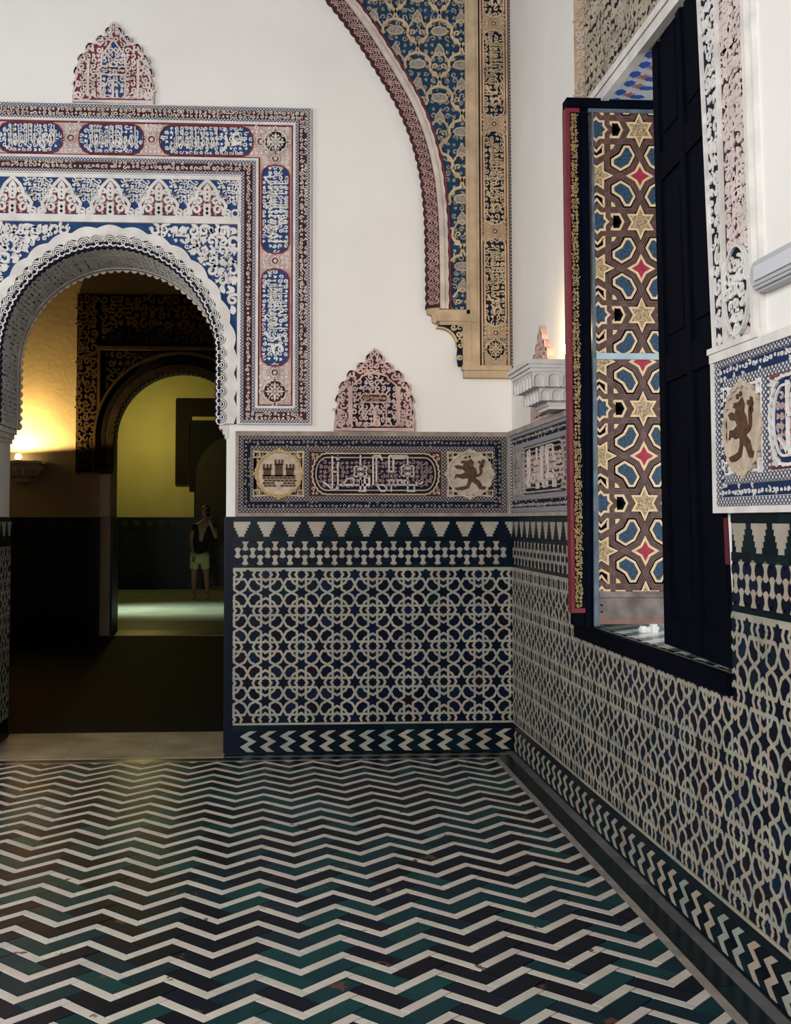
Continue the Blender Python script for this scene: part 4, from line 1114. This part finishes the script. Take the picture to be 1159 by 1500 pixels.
b = MB(); b.disc(-.042, -1.70, .026, 2.417, 2.445, n=16); b.build('lamp_base', M_bracket, lampo, FF)
b = MB()
for z0, z1, r in ((2.445, 2.455, .016), (2.455, 2.475, .026), (2.475, 2.49, .028), (2.49, 2.50, .018)): b.disc(-.042, -1.70, r, z0, z1, n=16)
b.build('bulb', M_glow, lampo, FF)
point('bracket_lamp', (-.075, -1.69, 2.56), 13, (1.0, .70, .34), .03)

# ================================================================ WINDOW ON THE RIGHT
win = wall_right
b = MB(); b.box(-.035, -3.835, .936, .06, -1.738, 1.000)
b.box(-.035, -3.835, 1.000, -.005, -1.738, 1.010)
b.build('window_sill', M_wood_dk, win, FF)
MB().box(-.012, -3.80, 1.0, .020, -1.76, 1.008).build('sill_edge', M_rail, win, FF)
MB().box(.0, -3.9, .90, 1.30, -1.738, .992).build('recess_floor', M_grout, win, FF)
FRc = Frame((0, 0, .992), (0, -1, 0), (1, 0, 0), (0, 0, 1))
M_gtile = nmat('green_glaze', [(.02, .16, .12), (.03, .20, .16), (.015, .10, .09)], .2, .5)
rf = [o for o in win.children if o.name == 'recess_floor'][0]
M_wt = nmat('white_tile_glaze', [(.70, .72, .70), (.62, .66, .66)], .2, .5)
for i in range(19):
    for j in range(5):
        u = 1.77+i*.11; x = .025+j*.11
        tri = [(u, x), (u+.108, x), (u, x+.108)]; tri2 = [(u+.108, x+.108), (u, x+.108), (u+.108, x)]
        MB().prism(tri, .0, .008).build('green_recess_tile' if (i+j) % 2 else 'white_recess_tile', M_gtile if (i+j) % 2 else M_wt, rf, FRc)
        MB().prism(tri2, .0, .0082).build('white_recess_tile' if (i+j) % 2 else 'green_recess_tile', M_wt if (i+j) % 2 else M_gtile, rf, FRc)
st = empty('white_stone', (.215, -2.20, 1.0), 'small lumpy white stone lying under the open inlaid shutter', 'stone')
for dx, r, h in ((-.022, .024, .030), (.004, .020, .026), (.030, .028, .040)):
    b = MB()
    for z0, z1, k in ((0, .3, .85), (.3, .7, 1.0), (.7, 1.0, .7)): b.disc(.215+dx, -2.20, r*k, 1.0002+h*z0, 1.0002+h*z1, n=9)
    b.build('stone_lump', M_stucco_w, st, FF)
# stucco panel over the lintel, its pale lintel moulding and the painted soffit
FT = Frame((.060, 0, 0), (0, -1, 0), (0, 0, 1), (-1, 0, 0))
tp = MB().rect(1.738, 3.74, 3.60, 6.3, -.08, .0).build('tympanum_panel', M_navy, win, FT)
b = MB(); scrolls(b, None, (1.745, 3.79, 3.0, 5.6), .062, .0, .005, seed=120, fat=1.15, leaf=.45)
scrolls(b, None, (1.745, 3.79, 3.0, 5.6), .075, .0, .004, seed=121, fat=.6, leaf=.6)
b.build('tympanum_carving', nmat('warm_aged_stucco', (.50, .43, .33), .85, .25, noise=.4, nscale=9), tp, FT, 'stuff')
FRV = back(-1.738)
rp = MB().rect(.003, 3.815, .060, 6.3, -.001, .006).build('reveal_strip', M_stucco_g, win, FRV)
b = MB(); scrolls(b, None, (.006, 3.82, .058, 5.6), .036, .006, .012, seed=123, fat=1.0); b.build('reveal_carving', nmat('rosy_stucco', (.60, .48, .42), .85, .25, noise=.3, nscale=9), rp, FRV)
b = MB(); b.rect(1.74, 3.752, 3.60, 3.790, -.02, .026); b.build('lintel_moulding', M_stucco_w, win, FT)
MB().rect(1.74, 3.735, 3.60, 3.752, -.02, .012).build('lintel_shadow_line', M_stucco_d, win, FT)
sf = MB().box(.055, -3.62, 3.690, .95, -1.738, 3.74).build('soffit_board', nmat('soffit_white', (.68, .68, .70), .85, .2, noise=.2, nscale=8), win, FF)
MB().box(.030, -3.62, 3.682, .070, -1.738, 3.735).build('soffit_fillet', M_stucco_w, win, FF)
FSo = Frame((0, 0, 3.690), (0, 1, 0), (1, 0, 0), (0, 0, -1))
for i in range(16):
    yy = -3.55+i*.118
    for j in range(3):
        xx = .100+j*.20+(.0 if i % 2 else .01)
        hexp = np.array([(-.035, 0), (-.018, .022), (.02, .024), (.040, .004), (.016, -.02), (-.02, -.018)])
        MB().prism(hexp*1.1+np.array([yy, xx]), 0, .003).build('blue_painted_patch', M_bluepaint, sf, FSo)
        MB().prism(hexp[:, ::-1]*1.1+np.array([yy+.055, xx+.10]), 0, .003).build('blue_painted_patch', M_bluepaint, sf, FSo)
        aa = np.arange(12)*PI/6; rr = np.where(np.arange(12) % 2, .016, .036)
        MB().prism(np.c_[yy+.03+rr*np.cos(aa), xx+.055+rr*np.sin(aa)], 0, .003).build('red_painted_star', M_redfaded, sf, FSo)
MB().box(.95, -3.75, .9, 1.05, -3.35, 3.75).build('outer_pier', M_wall, win, FF)

# vertical carved borders beside the near jamb
jr = empty('jamb_border', (0, -3.95, 2.165), 'pale carved stucco border with navy and red foliage right of the dark shutter', 'wall border')
def lerp_line(pts, zs):
    p = np.array(pts); return np.interp(zs, p[:, 1], p[:, 0])
zs = np.array([2.165, 3.0, 3.9, 4.8, 5.7, 6.3])
J = lerp_line([(3.735, 2.165), (3.64, 3.53), (3.50, 5.2), (3.42, 6.4)], zs); Bl = lerp_line([(3.8445, 2.165), (3.82, 3.4), (3.72, 6.3)], zs)
Pk = lerp_line([(4.10, 2.165), (4.06, 3.33), (3.97, 6.3)], zs); Mo = lerp_line([(4.152, 2.165), (4.118, 3.3), (4.03, 6.3)], zs)
def colm(A_, B_, w0, w1, name, m, par=jr):
    b = MB(); b.strip(np.c_[A_, zs], np.c_[B_, zs], w0, w1); return b.build(name, m, par, FR)
g1 = colm(J, Bl, 0, .012, 'foliage_strip', M_navy); g2 = colm(Bl, Pk, 0, .012, 'cartouche_strip', M_maroon)
colm(Pk, (Pk+Mo)/2, 0, .034, 'edge_moulding', M_stucco_w); colm((Pk+Mo)/2, Mo, 0, .020, 'edge_moulding', M_stucco_w)
colm(Bl-.006, Bl+.008, .01, .028, 'dividing_fillet', M_stucco_w); colm(J, J+.010, .01, .026, 'edge_moulding', M_stucco_w)
def between(A_, B_, e=.008):
    return lambda u, v: (u > np.interp(v, zs, A_)+e) & (u < np.interp(v, zs, B_)-e)
b = MB(); scrolls(b, between(J, Bl), (3.40, 2.18, 3.86, 5.4), .060, .012, .018, seed=130, fat=1.0, leaf=.3)
scrolls(b, between(J, Bl, .02), (3.40, 2.18, 3.86, 5.4), .050, .012, .016, seed=131, fat=.62, leaf=.3)
b.build('foliage_carving', M_stucco_w, g1, FR, 'stuff')
M_pkw = nmat('pale_rosy_stucco', (.68, .58, .55), .85, .25, noise=.25, nscale=9)
b = MB(); scrolls(b, between(Bl, Pk, .012), (3.70, 2.18, 4.12, 5.4), .052, .012, .018, seed=132, fat=1.25, leaf=.4)
scrolls(b, between(Bl, Pk, .02), (3.70, 2.18, 4.12, 5.4), .040, .012, .016, seed=133, fat=.85, leaf=.4)
b.build('cartouche_carving', M_pkw, g2, FR, 'stuff')
ct = MB().prism(np.c_[3.975+.105*np.cos(np.arange(28)*2*PI/28), 2.345+.155*np.sin(np.arange(28)*2*PI/28)], .012, .0255).build('oval_cartouche', M_navy, jr, FR)
b = MB(); scrolls(b, lambda u, v: ((u-3.975)/.095)**2+((v-2.345)/.145)**2 < 1, (3.86, 2.18, 4.09, 2.51), .044, .025, .033, seed=134, fat=1.2)
b.ribbon(np.c_[3.975+.105*np.cos(np.arange(28)*2*PI/28), 2.345+.155*np.sin(np.arange(28)*2*PI/28)], .010, .02, .035, 0, True); b.build('cartouche_foliage', M_stucco_w, ct, FR)
MB().rect(3.73, 2.151, 4.17, 2.172, 0, .045).build('base_fillet', M_stucco_w, jr, FR)
# grey wall fitting
wf = empty('wall_light', (0, -4.45, 2.35), 'grey rounded wall fitting on white plaster above the right hand frieze', 'light fitting')
def capsule(u0, v0, u1, v1, n=8):
    r = (v1-v0)/2; a = np.radians(np.linspace(90, 270, n)); c = np.radians(np.linspace(-90, 90, n)); m = (v0+v1)/2
    return np.concatenate([np.c_[u0+r*.7+r*.7*np.cos(a), m+r*np.sin(a)], np.c_[u1-r*.7+r*.7*np.cos(c), m+r*np.sin(c)]])
b = MB(); cp = capsule(4.14, 2.297, 4.80, 2.405)
for k_, z0, z1 in ((0, 0, .040), (.008, .04, .052), (.018, .052, .058)): b.prism(inset(cp, k_) if k_ else cp, z0, z1)
b.build('housing', nmat('grey_plastic', (.42, .43, .45), .45, .4), wf, FR)
MB().rect(4.205, 2.328, 4.75, 2.374, .05, .066).build('lens', nmat('frosted_lens', (.56, .57, .62), .3, .5), wf, FR)

# ---------------------------------------------------------------- open inlaid shutter
YS = -1.80
YS = -2.12; SC9 = .9472
SF = Frame((-.0853, YS, .0820), (SC9, 0, 0), (0, 0, SC9), (0, -1, 0))
sh = empty('window_shutter', (.30, YS, 1.035), 'open wooden shutter inlaid with gold stars and blue lobes in the window', 'shutter')
b = MB(); b.rect(.010, .990, .062, 3.765, -.045, .0); b.build('stile', M_wood_dk, sh, SF)
b = MB(); b.rect(-.064, 3.765, .80, 3.815, -.06, .03); b.build('top_rail', M_wood_dk, sh, SF)
bl = MB(); bl.prism([(.056, .995), (.084, .995), (.084, 3.765), (.077, 3.765)], -.045, .012); bl.rect(.058, 3.745, .80, 3.765, -.045, .010); bl.build('edge_strip', M_edge, sh, SF)
MB().rect(.084, 2.405, .80, 2.438, -.01, .020).build('cross_bar', nmat('pale_blue_grey_paint', (.34, .43, .47), .5, .3, noise=.2, nscale=16), sh, SF)
post = MB().prism([(-.062, 1.065), (.010, 1.065), (.010, 3.765), (-.066, 3.765)], -.06, .010).build('jamb_post', M_redpaint, sh, SF)
po = MB().rect(-.042, 1.09, .010, 3.74, .0, .014).build('gilded_strip', M_wood_dk, post, SF)
b = MB(); scrolls(b, None, (-.041, 1.095, -.006, 3.735), .021, .014, .019, seed=140, fat=1.1, leaf=.2)
b.build('gilded_carving', M_golddk, po, SF) if 0 else b.build('gilded_carving', M_golddk, post, SF)
MB().rect(-.050, 1.000, .0, 1.062, -.06, .016).build('iron_shoe', M_wood_dk, post, SF)
b = MB(); b.rect(.084, 1.145, .80, 1.175, -.02, .014); b.build('bottom_bead', M_rail, sh, SF)
bd = MB().rect(.084, 1.035, .80, 1.145, -.02, .006).build('bottom_board', M_rail, sh, SF)
MB().rect(.084, 1.006, .80, 1.035, -.02, .012).build('bottom_rail', nmat('reddish_worn_wood', (.24, .135, .11), .7, .3, noise=.5, nscale=14), sh, SF)
for z in (1.07, 1.105): MB().disc(.098, z, .005, .006, .010, n=8).build('nail', M_wood_dk, bd, SF)
PR = (.086, 1.176, .80, 3.744)
pn = MB().rect(PR[0], PR[1], PR[2], PR[3], -.02, .0).build('panel', M_wood_dk, sh, SF)
SXK, SZK = .473/290, .503/290; SK = np.array([SXK, SZK])
CX0, CZ0 = .100, 3.652
# brown strap bands with pale lines
b = MB(); b2 = MB()
for ci in range(0, 3):
    for ri in range(-1, 6):
        cc = np.array([CX0+ci*.473, CZ0-ri*.503])
        for s in STRAPS+STR_CORNER:
            q = s*SK+cc
            for a_, c_ in zip(q[:-1], q[1:]):
                cl_ = clip_seg(a_, c_, PR)
                if cl_ is None: continue
                A_, B_ = cl_; e = B_-A_; ln = np.linalg.norm(e)
                if ln < .003: continue
                e /= ln; nn = np.array([-e[1], e[0]]); j = R.uniform(0, .0006)
                b.ribbon([A_-e*.008, B_+e*.008], .031, -.004, .003+j)
                for o_ in (-.0125, -.0045, .0045, .0125): b2.ribbon([A_-e*.004+nn*o_, B_+e*.004+nn*o_], .0026, .0, .0046+j)
b.build('strap_bands', M_wood, sh, SF, 'stuff'); b2.build('strap_lines', M_strip, sh, SF, 'stuff')
def inlay(P, c, ins_, name, core, r=PR):
    q0 = np.asarray(P)*SK + c
    q = inset(q0, ins_)
    qc = clip_poly(q, r)
    if qc is None or len(qc) < 3: return
    o = MB().prism(qc, -.002, .0065).build(name, M_gold, sh, SF)
    if core is not None:
        q2 = clip_poly(inset(q0, ins_+.0125 if name != 'gold_star' else ins_+.010), (r[0]+.002, r[1]+.002, r[2]-.002, r[3]-.002))
        if q2 is not None and len(q2) > 2:
            MB().prism(q2, .004, .0078).build('inlay_core', core, o, SF)
M_starcore = nmat('pierced_gold', (.55, .38, .20), .5, .4, noise=.9, nscale=95)
for ci in range(0, 2):
    for ri in range(-1, 6):
        cc = np.array([CX0+ci*.473, CZ0-ri*.503])
        inlay(P_oct, cc, .012, 'blue_star', M_inblue)
        inlay(P_edge, cc+np.array([145, 0])*SK, .016, 'gold_star', M_starcore)
        inlay(rot(P_edge, 1), cc+np.array([0, 145])*SK, .016, 'gold_star', M_starcore)
        inlay(P_corner, cc+np.array([145, 145])*SK, .015, 'red_star', M_inred)
        for k in range(4):
            inlay(rot(P_lobe, k), cc, .022, 'blue_lobe', M_inblue)
            inlay(rot(P_chev, k), cc, .016, 'gold_chevron', M_wood_dk)
            inlay(rot(P_kite, k), cc, .019, 'gold_corner_piece', None)

# ---------------------------------------------------------------- dark near shutter, almost closed
ds = empty('dark_shutter', (.03, -3.4, 1.0), 'black wooden shutter nearly closed across the near half of the window', 'shutter')
zl = [1.012, 2.1, 3.2, 4.2, 5.2, 6.2]
hin = [(.040, -np.interp(z, [.94, 2.17, 3.53, 5.2, 6.4], [3.838, 3.728, 3.633, 3.495, 3.415])) for z in zl]
fre = [(.10, y) for y in np.interp(zl, [.887, 2.347, 3.92, 6.3], [-2.830, -2.816, -2.776, -2.72])]
def leaf(off0, off1, u0, u1, z0, z1, name, m, n=5):
    """a board on the leaf: u along hinge->free edge 0..1, off = distance proud of the leaf plane"""
    V = []; zz = np.linspace(z0, z1, n)
    for z in zz:
        h = np.array([np.interp(z, zl, [p[0] for p in hin]), np.interp(z, zl, [p[1] for p in hin])]); f = np.array([np.interp(z, zl, [p[0] for p in fre]), np.interp(z, zl, [p[1] for p in fre])])
        d = f-h; nrm = np.array([-d[1], d[0]]); nrm /= np.linalg.norm(nrm); nrm = nrm if nrm[0] < 0 else -nrm
        for o_ in (off0, off1):
            for t in (u0, u1):
                p = h+d*t+nrm*o_; V.append((p[0], p[1], z))
    Q = []
    for i in range(n-1):
        a = 4*i
        for (p, q) in ((0, 1), (1, 3), (3, 2), (2, 0)): Q.append([a+p, a+q, a+q+4, a+p+4])
    Q.append([0, 2, 3, 1]); e = 4*(n-1); Q.append([e, e+1, e+3, e+2])
    return MB().raw(V, np.array(Q).ravel(), [4]*len(Q)).build(name, m, ds, FF)
leaf(-.05, 0, 0, 1, 1.012, 6.2, 'leaf_panel', M_wood_dk)
for u0, u1 in ((0, .10), (.46, .54), (.90, 1)): leaf(0, .014, u0, u1, 1.012, 6.2, 'leaf_stile', M_wood_dk)
for z0 in (1.012, 2.15, 3.05, 3.95, 4.85, 5.75):
    for u0, u1 in ((.10, .46), (.54, .90)): leaf(0, .012, u0, u1, z0, z0+.12, 'leaf_rail', M_wood_dk, 2)
for z0 in (1.22, 2.35, 3.25, 4.15):
    for u0, u1 in ((.15, .41), (.59, .85)): leaf(0, .008, u0, u1, z0, z0+.62, 'raised_panel', M_wood_dk, 3)
nj = np.array(NEARJ); b = MB(); b.strip(nj-np.array([.014, 0]), nj+np.array([.004, 0]), -.42, -.003); b.build('jamb_lining', M_wood_dk, ds, FR)
for z0, z1 in ((1.39, 1.56), (1.84, 2.01)): leaf(.014, .017, .045, .12, z0, z1, 'dark_red_plate', nmat('dark_red_paint', (.11, .010, .022), .5, .3), 2)

# ================================================================ ROOMS BEYOND THE ARCH
FH = back(8.0)
hs = empty('hall_arch_surround', (-2.9, 8.0, 0), 'dark carved surround of the second arch in the hall beyond', 'door surround')
M_dkst = nmat('dark_brown_stucco', (.060, .045, .036), .9, .2, noise=.5, nscale=10)  # very dark brown base colour, mottled at random
M_dkgr = nmat('near_black_ground', (.014, .012, .014), .9, .15)  # even near-black base colour under the carving
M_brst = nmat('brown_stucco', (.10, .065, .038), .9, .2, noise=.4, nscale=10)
o = [(-4.31, 2.2), (-4.31, 4.62), (-1.50, 4.62), (-1.50, 2.2), (XB+RB+.16, 2.2), (XB+RB+.10, ZB)] + [(XB+(RB+.10)*math.cos(t), ZB+(RB+.10)*math.sin(t)) for t in a[::-1]][1:-1] if False else None
aa = np.radians(np.linspace(0, 180, 29))
o = [(-4.31, 2.2), (-4.31, 4.62), (-1.50, 4.62), (-1.50, 2.2), (XB+RB+.01, 2.2)] + [(XB+(RB+.01)*math.cos(t), ZB+(RB+.01)*math.sin(t)) for t in aa] + [(XB-RB-.01, 2.2)]
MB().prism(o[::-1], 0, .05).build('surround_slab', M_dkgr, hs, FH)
b = MB(); scrolls(b, None, (-4.30, 2.22, -4.04, 4.6), .095, .05, .085, seed=150, fat=1.2); scrolls(b, None, (-4.0, 3.95, -1.5, 4.6), .11, .05, .07, seed=151, fat=1.1)
b.build('surround_carving', M_brst, hs, FH, 'stuff')
b = MB(); b.rect(-4.03, 3.85, -1.5, 3.90, .04, .12); b.rect(-4.03, 2.2, -3.99, 3.85, .04, .09); b.build('inner_fillet', M_brst, hs, FH)
b = MB(); scrolls(b, lambda u, v: (u-XB)**2+(v-ZB)**2 > (RB+.24)**2, (-3.98, 2.7, -1.55, 3.84), .10, .05, .065, seed=152, fat=1.0); b.build('spandrel_carving', M_dkst, hs, FH, 'stuff')
def ringarc(r0, r1, w0, w1, m, name, scal=0):
    P = np.array([(XB-1, 2.2)]+[(XB-math.cos(t), ZB+math.sin(t)) for t in np.linspace(0, PI, 121)]+[(XB+1, 2.2)])
    def rad(r): 
        Q = np.array([(XB-r, 2.2)]+[(XB-r*math.cos(t), ZB+r*math.sin(t)) for t in np.linspace(0, PI, 241)]+[(XB+r, 2.2)]); return Q
    I = rad(r0); O_ = rad(r1)
    if scal:
        k_ = np.arange(len(I)); c_ = np.array([XB, ZB]); s_ = (np.abs(np.sin(k_*PI/6))*scal)[:, None]
        dI = I-c_; I = I-dI/np.linalg.norm(dI, axis=1, keepdims=True)*s_
    b = MB(); b.strip(O_, I, w0, w1); return b.build(name, m, hs, FH)
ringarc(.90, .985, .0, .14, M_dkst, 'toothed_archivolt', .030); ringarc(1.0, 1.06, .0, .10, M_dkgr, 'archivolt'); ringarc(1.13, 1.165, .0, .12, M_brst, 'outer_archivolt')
b = MB(); b.rect(-3.975, 1.60, -3.842, 2.20, 0, .10); b.build('jamb_shaft', nmat('pale_jamb_plaster', (.62, .60, .55), .8, .2), hs, FH)
MB().rect(-3.985, 2.17, -3.82, 2.25, 0, .12).build('impost', M_dkst, hs, FH)
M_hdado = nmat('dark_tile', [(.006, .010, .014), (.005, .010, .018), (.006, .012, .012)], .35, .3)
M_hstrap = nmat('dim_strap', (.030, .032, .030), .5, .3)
def far_dado(F, u0, u1, name, par, sc, zt=1.59):
    s_ = MB().rect(u0, 0, u1, zt, 0, .03).build(name, M_hdado, par, F)
    b = MB(); n = int((u1-u0)/.27)
    for i in range(n): b.prism(merlon(.05, .20, .14, flip=True)+np.array([u0+.14+i*.27, 1.40]), .03, .036)
    for i in range(int((u1-u0)/sc)):
        for j in range(int(1.05/sc)):
            c = np.array([u0+sc*(i+.5), .22+sc*(j+.5)])
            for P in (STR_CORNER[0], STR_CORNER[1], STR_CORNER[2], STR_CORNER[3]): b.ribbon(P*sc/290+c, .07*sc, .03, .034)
            b.ring(c[0], c[1], .36*sc, .07*sc, .03, .034, n=8)
    b.build('strap_pattern', M_hstrap, s_, F, 'stuff')
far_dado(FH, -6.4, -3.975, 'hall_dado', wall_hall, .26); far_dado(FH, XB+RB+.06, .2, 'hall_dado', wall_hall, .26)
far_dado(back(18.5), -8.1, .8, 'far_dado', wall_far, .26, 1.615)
# jamb reveal of the second arch
MB().box(XB-RB-.001, 8.0, 0, XB-RB+.03, 8.6, 1.59).build('reveal_dado', nmat('reveal_tile', (.035, .033, .028), .4, .3, noise=.6, nscale=30), wall_hall, FF)
MB().box(XB-RB, 7.9, -.01, XB+RB, 8.65, .012).build('hall_threshold', nmat('dull_marble', (.16, .145, .12), .4, .4, noise=.3, nscale=3), [o_ for o_ in bpy.data.objects if o_.name == 'floor_hall'][0], FF)
# bracket and its lamp on the hall wall
hb = empty('hall_bracket', (-5.0, 8.0, 2.05), 'small dark bracket under the warm glow on the hall wall', 'bracket')
b = MB()
for z0, z1, d, w_ in ((2.30, 2.335, .36, .30), (2.22, 2.30, .30, .26), (2.14, 2.22, .20, .19), (2.06, 2.14, .10, .10)): b.box(-5.0-w_, 8.0-d, z0, -5.0+w_, 8.0, z1)
for i in range(6): b.box(-5.27+i*.10, 7.69, 2.17, -5.23+i*.10, 7.72, 2.26)
b.build('stepped_corbel', M_bracket, hb, FF)
hl = empty('hall_lamp', (-5.05, 7.86, 2.335), 'warm lamp standing on the small dark bracket in the hall', 'lamp')
b = MB(); b.disc(-5.05, 7.86, .05, 2.335, 2.36); b.build('lamp_base', M_bracket, hl, FF)
b = MB()
for z0, z1, r in ((2.36, 2.375, .03), (2.375, 2.41, .045), (2.41, 2.435, .03)): b.disc(-5.05, 7.86, r, z0, z1, n=12)
b.build('bulb', M_glow, hl, FF)
sl = bpy.data.lights.new('hall_uplight', 'SPOT'); sl.energy = 150; sl.color = (1.0, .63, .20); sl.spot_size = math.radians(174); sl.spot_blend = .06; sl.shadow_soft_size = .05
so = bpy.data.objects.new('hall_uplight', sl); C.objects.link(so); so.location = (-5.05, 7.60, 2.47); so.rotation_euler = (PI, 0, 0)
# dark doorway in the yellow wall
FY = back(18.5)
fd = empty('far_doorway', (-2.9, 18.5, 1.6), 'dark framed arched doorway in the yellow far wall', 'doorway')
b = MB(); b.prism([(-3.876, 2.34), (-3.876, 4.28), (-1.2, 4.28), (-1.2, 3.74), (-3.565, 3.74), (-3.585, 2.34)], 0, .06); b.build('outer_frame', nmat('near_black_brown', (.016, .011, .010), .9, .2), fd, FY)
MB().rect(-3.50, 3.80, -1.2, 3.88, .05, .10).build('pale_fillet', nmat('pale_ochre', (.45, .38, .16), .9, .2), fd, FY)
MB().prism([(-3.565, 2.20), (-3.565, 3.80), (-1.2, 3.80), (-1.2, 1.62), (-3.45, 1.62), (-3.45, 2.20)], 0, .03).build('door_panel', nmat('black_brown', (.012, .011, .013), .9, .2), fd, FY)
P = [(-3.42, 1.62)]+[(-2.42-1.0*math.cos(t), 2.5+1.0*math.sin(t)) for t in np.linspace(0, PI, 19)]+[(-1.42, 1.62)]
MB().prism(P, .02, .045).build('opening_dark_fill', nmat('dim_grey_brown', (.045, .038, .034), .9, .2), fd, FY)  # solid sheet, the dark of the room beyond put into its colour
MB().box(-3.0, 18.05, 0, -1.0, 18.5, .07).build('step_slab', nmat('worn_step', (.13, .11, .09), .6, .3), wall_far, FF)

# ================================================================ VISITOR IN THE FAR ROOM
def skin_mesh(name, joints, edges, mat_, parent, sub=2, root=0):
    me = bpy.data.meshes.new(name); me.from_pydata([j[0] for j in joints], edges, [])
    o = bpy.data.objects.new(name, me); C.objects.link(o); o.parent = parent
    sk = o.modifiers.new('skin', 'SKIN'); sk.use_smooth_shade = True
    for v, j in zip(me.skin_vertices[0].data, joints):
        v.radius = (j[1], j[2] if len(j) > 2 else j[1]); v.use_root = False
    me.skin_vertices[0].data[root].use_root = True
    sb = o.modifiers.new('subsurf', 'SUBSURF'); sb.levels = sb.render_levels = sub
    me.materials.append(mat_); return o
pe = empty('person', (-3.10, 15.0, 0), 'person in dark top and lime shorts raising a phone to the face', 'person')
# figure faces the viewer (towards -y); metres from the floor, x to the right
JN = [((0, 0, .93), .125, .10), ((.02, 0, 1.12), .125, .095), ((.06, .0, 1.32), .15, .10), ((.09, 0, 1.46), .11, .085), ((.105, -.01, 1.545), .055), ((.115, -.02, 1.60), .055),
      ((-.085, 0, .88), .095), ((-.10, -.02, .50), .062), ((-.105, .02, .10), .040), ((-.105, -.10, .045), .036), ((-.105, -.16, .035), .030),
      ((.10, 0, .88), .095), ((.135, -.02, .50), .062), ((.16, .02, .10), .040), ((.165, -.10, .045), .036), ((.165, -.16, .035), .030),
      ((.27, 0, 1.44), .062), ((.33, -.10, 1.20), .043), ((.22, -.25, 1.50), .032), ((.20, -.27, 1.56), .030),
      ((-.09, 0, 1.43), .062), ((-.16, .0, 1.17), .043), ((-.12, -.12, .96), .030), ((-.105, -.15, .90), .028)]
ED = [(0, 1), (1, 2), (2, 3), (3, 4), (4, 5), (0, 6), (6, 7), (7, 8), (8, 9), (9, 10), (0, 11), (11, 12), (12, 13), (13, 14), (14, 15), (3, 16), (16, 17), (17, 18), (18, 19), (3, 20), (20, 21), (21, 22), (22, 23)]
body = skin_mesh('body', JN, ED, M_skin, pe)
def blob(name, c, r, m, par, n=14, k=10):
    b = MB(); V = []; 
    for i in range(k+1):
        t = PI*i/k
        for j in range(n):
            p = 2*PI*j/n; V.append((c[0]+r[0]*math.sin(t)*math.cos(p), c[1]+r[1]*math.sin(t)*math.sin(p), c[2]-r[2]*math.cos(t)))
    Q = [[i*n+j, i*n+(j+1) % n, (i+1)*n+(j+1) % n, (i+1)*n+j] for i in range(k) for j in range(n)]
    b.raw(np.array(V)+np.array(world_loc(pe)), np.array(Q).ravel(), [4]*len(Q)); o = b.build(name, m, par, FF, smooth=True); return o
hd = blob('head', (.12, -.03, 1.72), (.075, .095, .115), M_skin, pe)
blob('nose', (.12, -.128, 1.705), (.013, .018, .022), M_skin, hd, 8, 6); blob('mouth', (.12, -.118, 1.665), (.026, .010, .008), nmat('lips', (.25, .09, .08), .6, .3), hd, 8, 6)
for sx in (-1, 1):
    blob('eye', (.12+sx*.030, -.115, 1.735), (.013, .010, .008), nmat('eye_dark', (.02, .015, .012), .3, .5), hd, 8, 6); blob('ear', (.12+sx*.076, -.02, 1.715), (.012, .022, .032), M_skin, hd, 8, 6)
blob('hair', (.12, -.005, 1.755), (.085, .098, .092), M_hair, pe)
for hand, (hx, hy, hz), up in (('hand', (.20, -.28, 1.60), 1), ('hand', (-.10, -.16, .85), -1)):
    J2 = [((hx, hy, hz), .026, .016), ((hx-.01, hy, hz+up*.045), .030, .016)]; E2 = [(0, 1)]
    for q in range(4):
        bx = hx-.028+q*.017; L_ = (.050, .060, .056, .044)[q]; i0 = len(J2)
        J2 += [((bx, hy-.004, hz+up*.060), .0088), ((bx-.006, hy-.018, hz+up*(.060+L_*.6)), .0082), ((bx-.016, hy-.034, hz+up*(.060+L_*.85)), .0072)]
        E2 += [(1, i0), (i0, i0+1), (i0+1, i0+2)]
    i0 = len(J2); J2 += [((hx+.034, hy-.012, hz+up*.020), .010), ((hx+.040, hy-.030, hz+up*.048), .0085)]; E2 += [(0, i0), (i0, i0+1)]
    skin_mesh(hand, J2, E2, M_skin, pe, 1)
TJ = [((.01, 0, .86), .185, .150), ((.01, 0, 1.0), .160, .135), ((.02, 0, 1.15), .162, .130), ((.06, 0, 1.32), .180, .130), ((.09, 0, 1.455), .125, .100), ((.27, 0, 1.435), .075), ((.30, -.045, 1.32), .062), ((-.09, 0, 1.425), .075), ((-.125, 0, 1.30), .062)]
skin_mesh('dark_top', TJ, [(0, 1), (1, 2), (2, 3), (3, 4), (4, 5), (5, 6), (4, 7), (7, 8)], M_top, pe)
SJ = [((0, 0, .86), .150, .125), ((-.090, 0, .82), .110), ((-.098, -.01, .56), .092), ((.105, 0, .82), .110), ((.125, -.01, .56), .092)]
skin_mesh('lime_shorts', SJ, [(0, 1), (1, 2), (0, 3), (3, 4)], M_shorts, pe)
ph = empty('phone', (-2.92, 14.69, 1.64), 'black phone held up in front of the face by the visitor', 'phone')
b = MB(); b.box(-2.960, 14.690, 1.620, -2.880, 14.700, 1.770); b.build('phone_body', M_phone, ph, FF); MB().disc(-2.900, 1.755, .007, 0, .003, n=8).build('camera_lens', M_phone, ph, back(14.690))
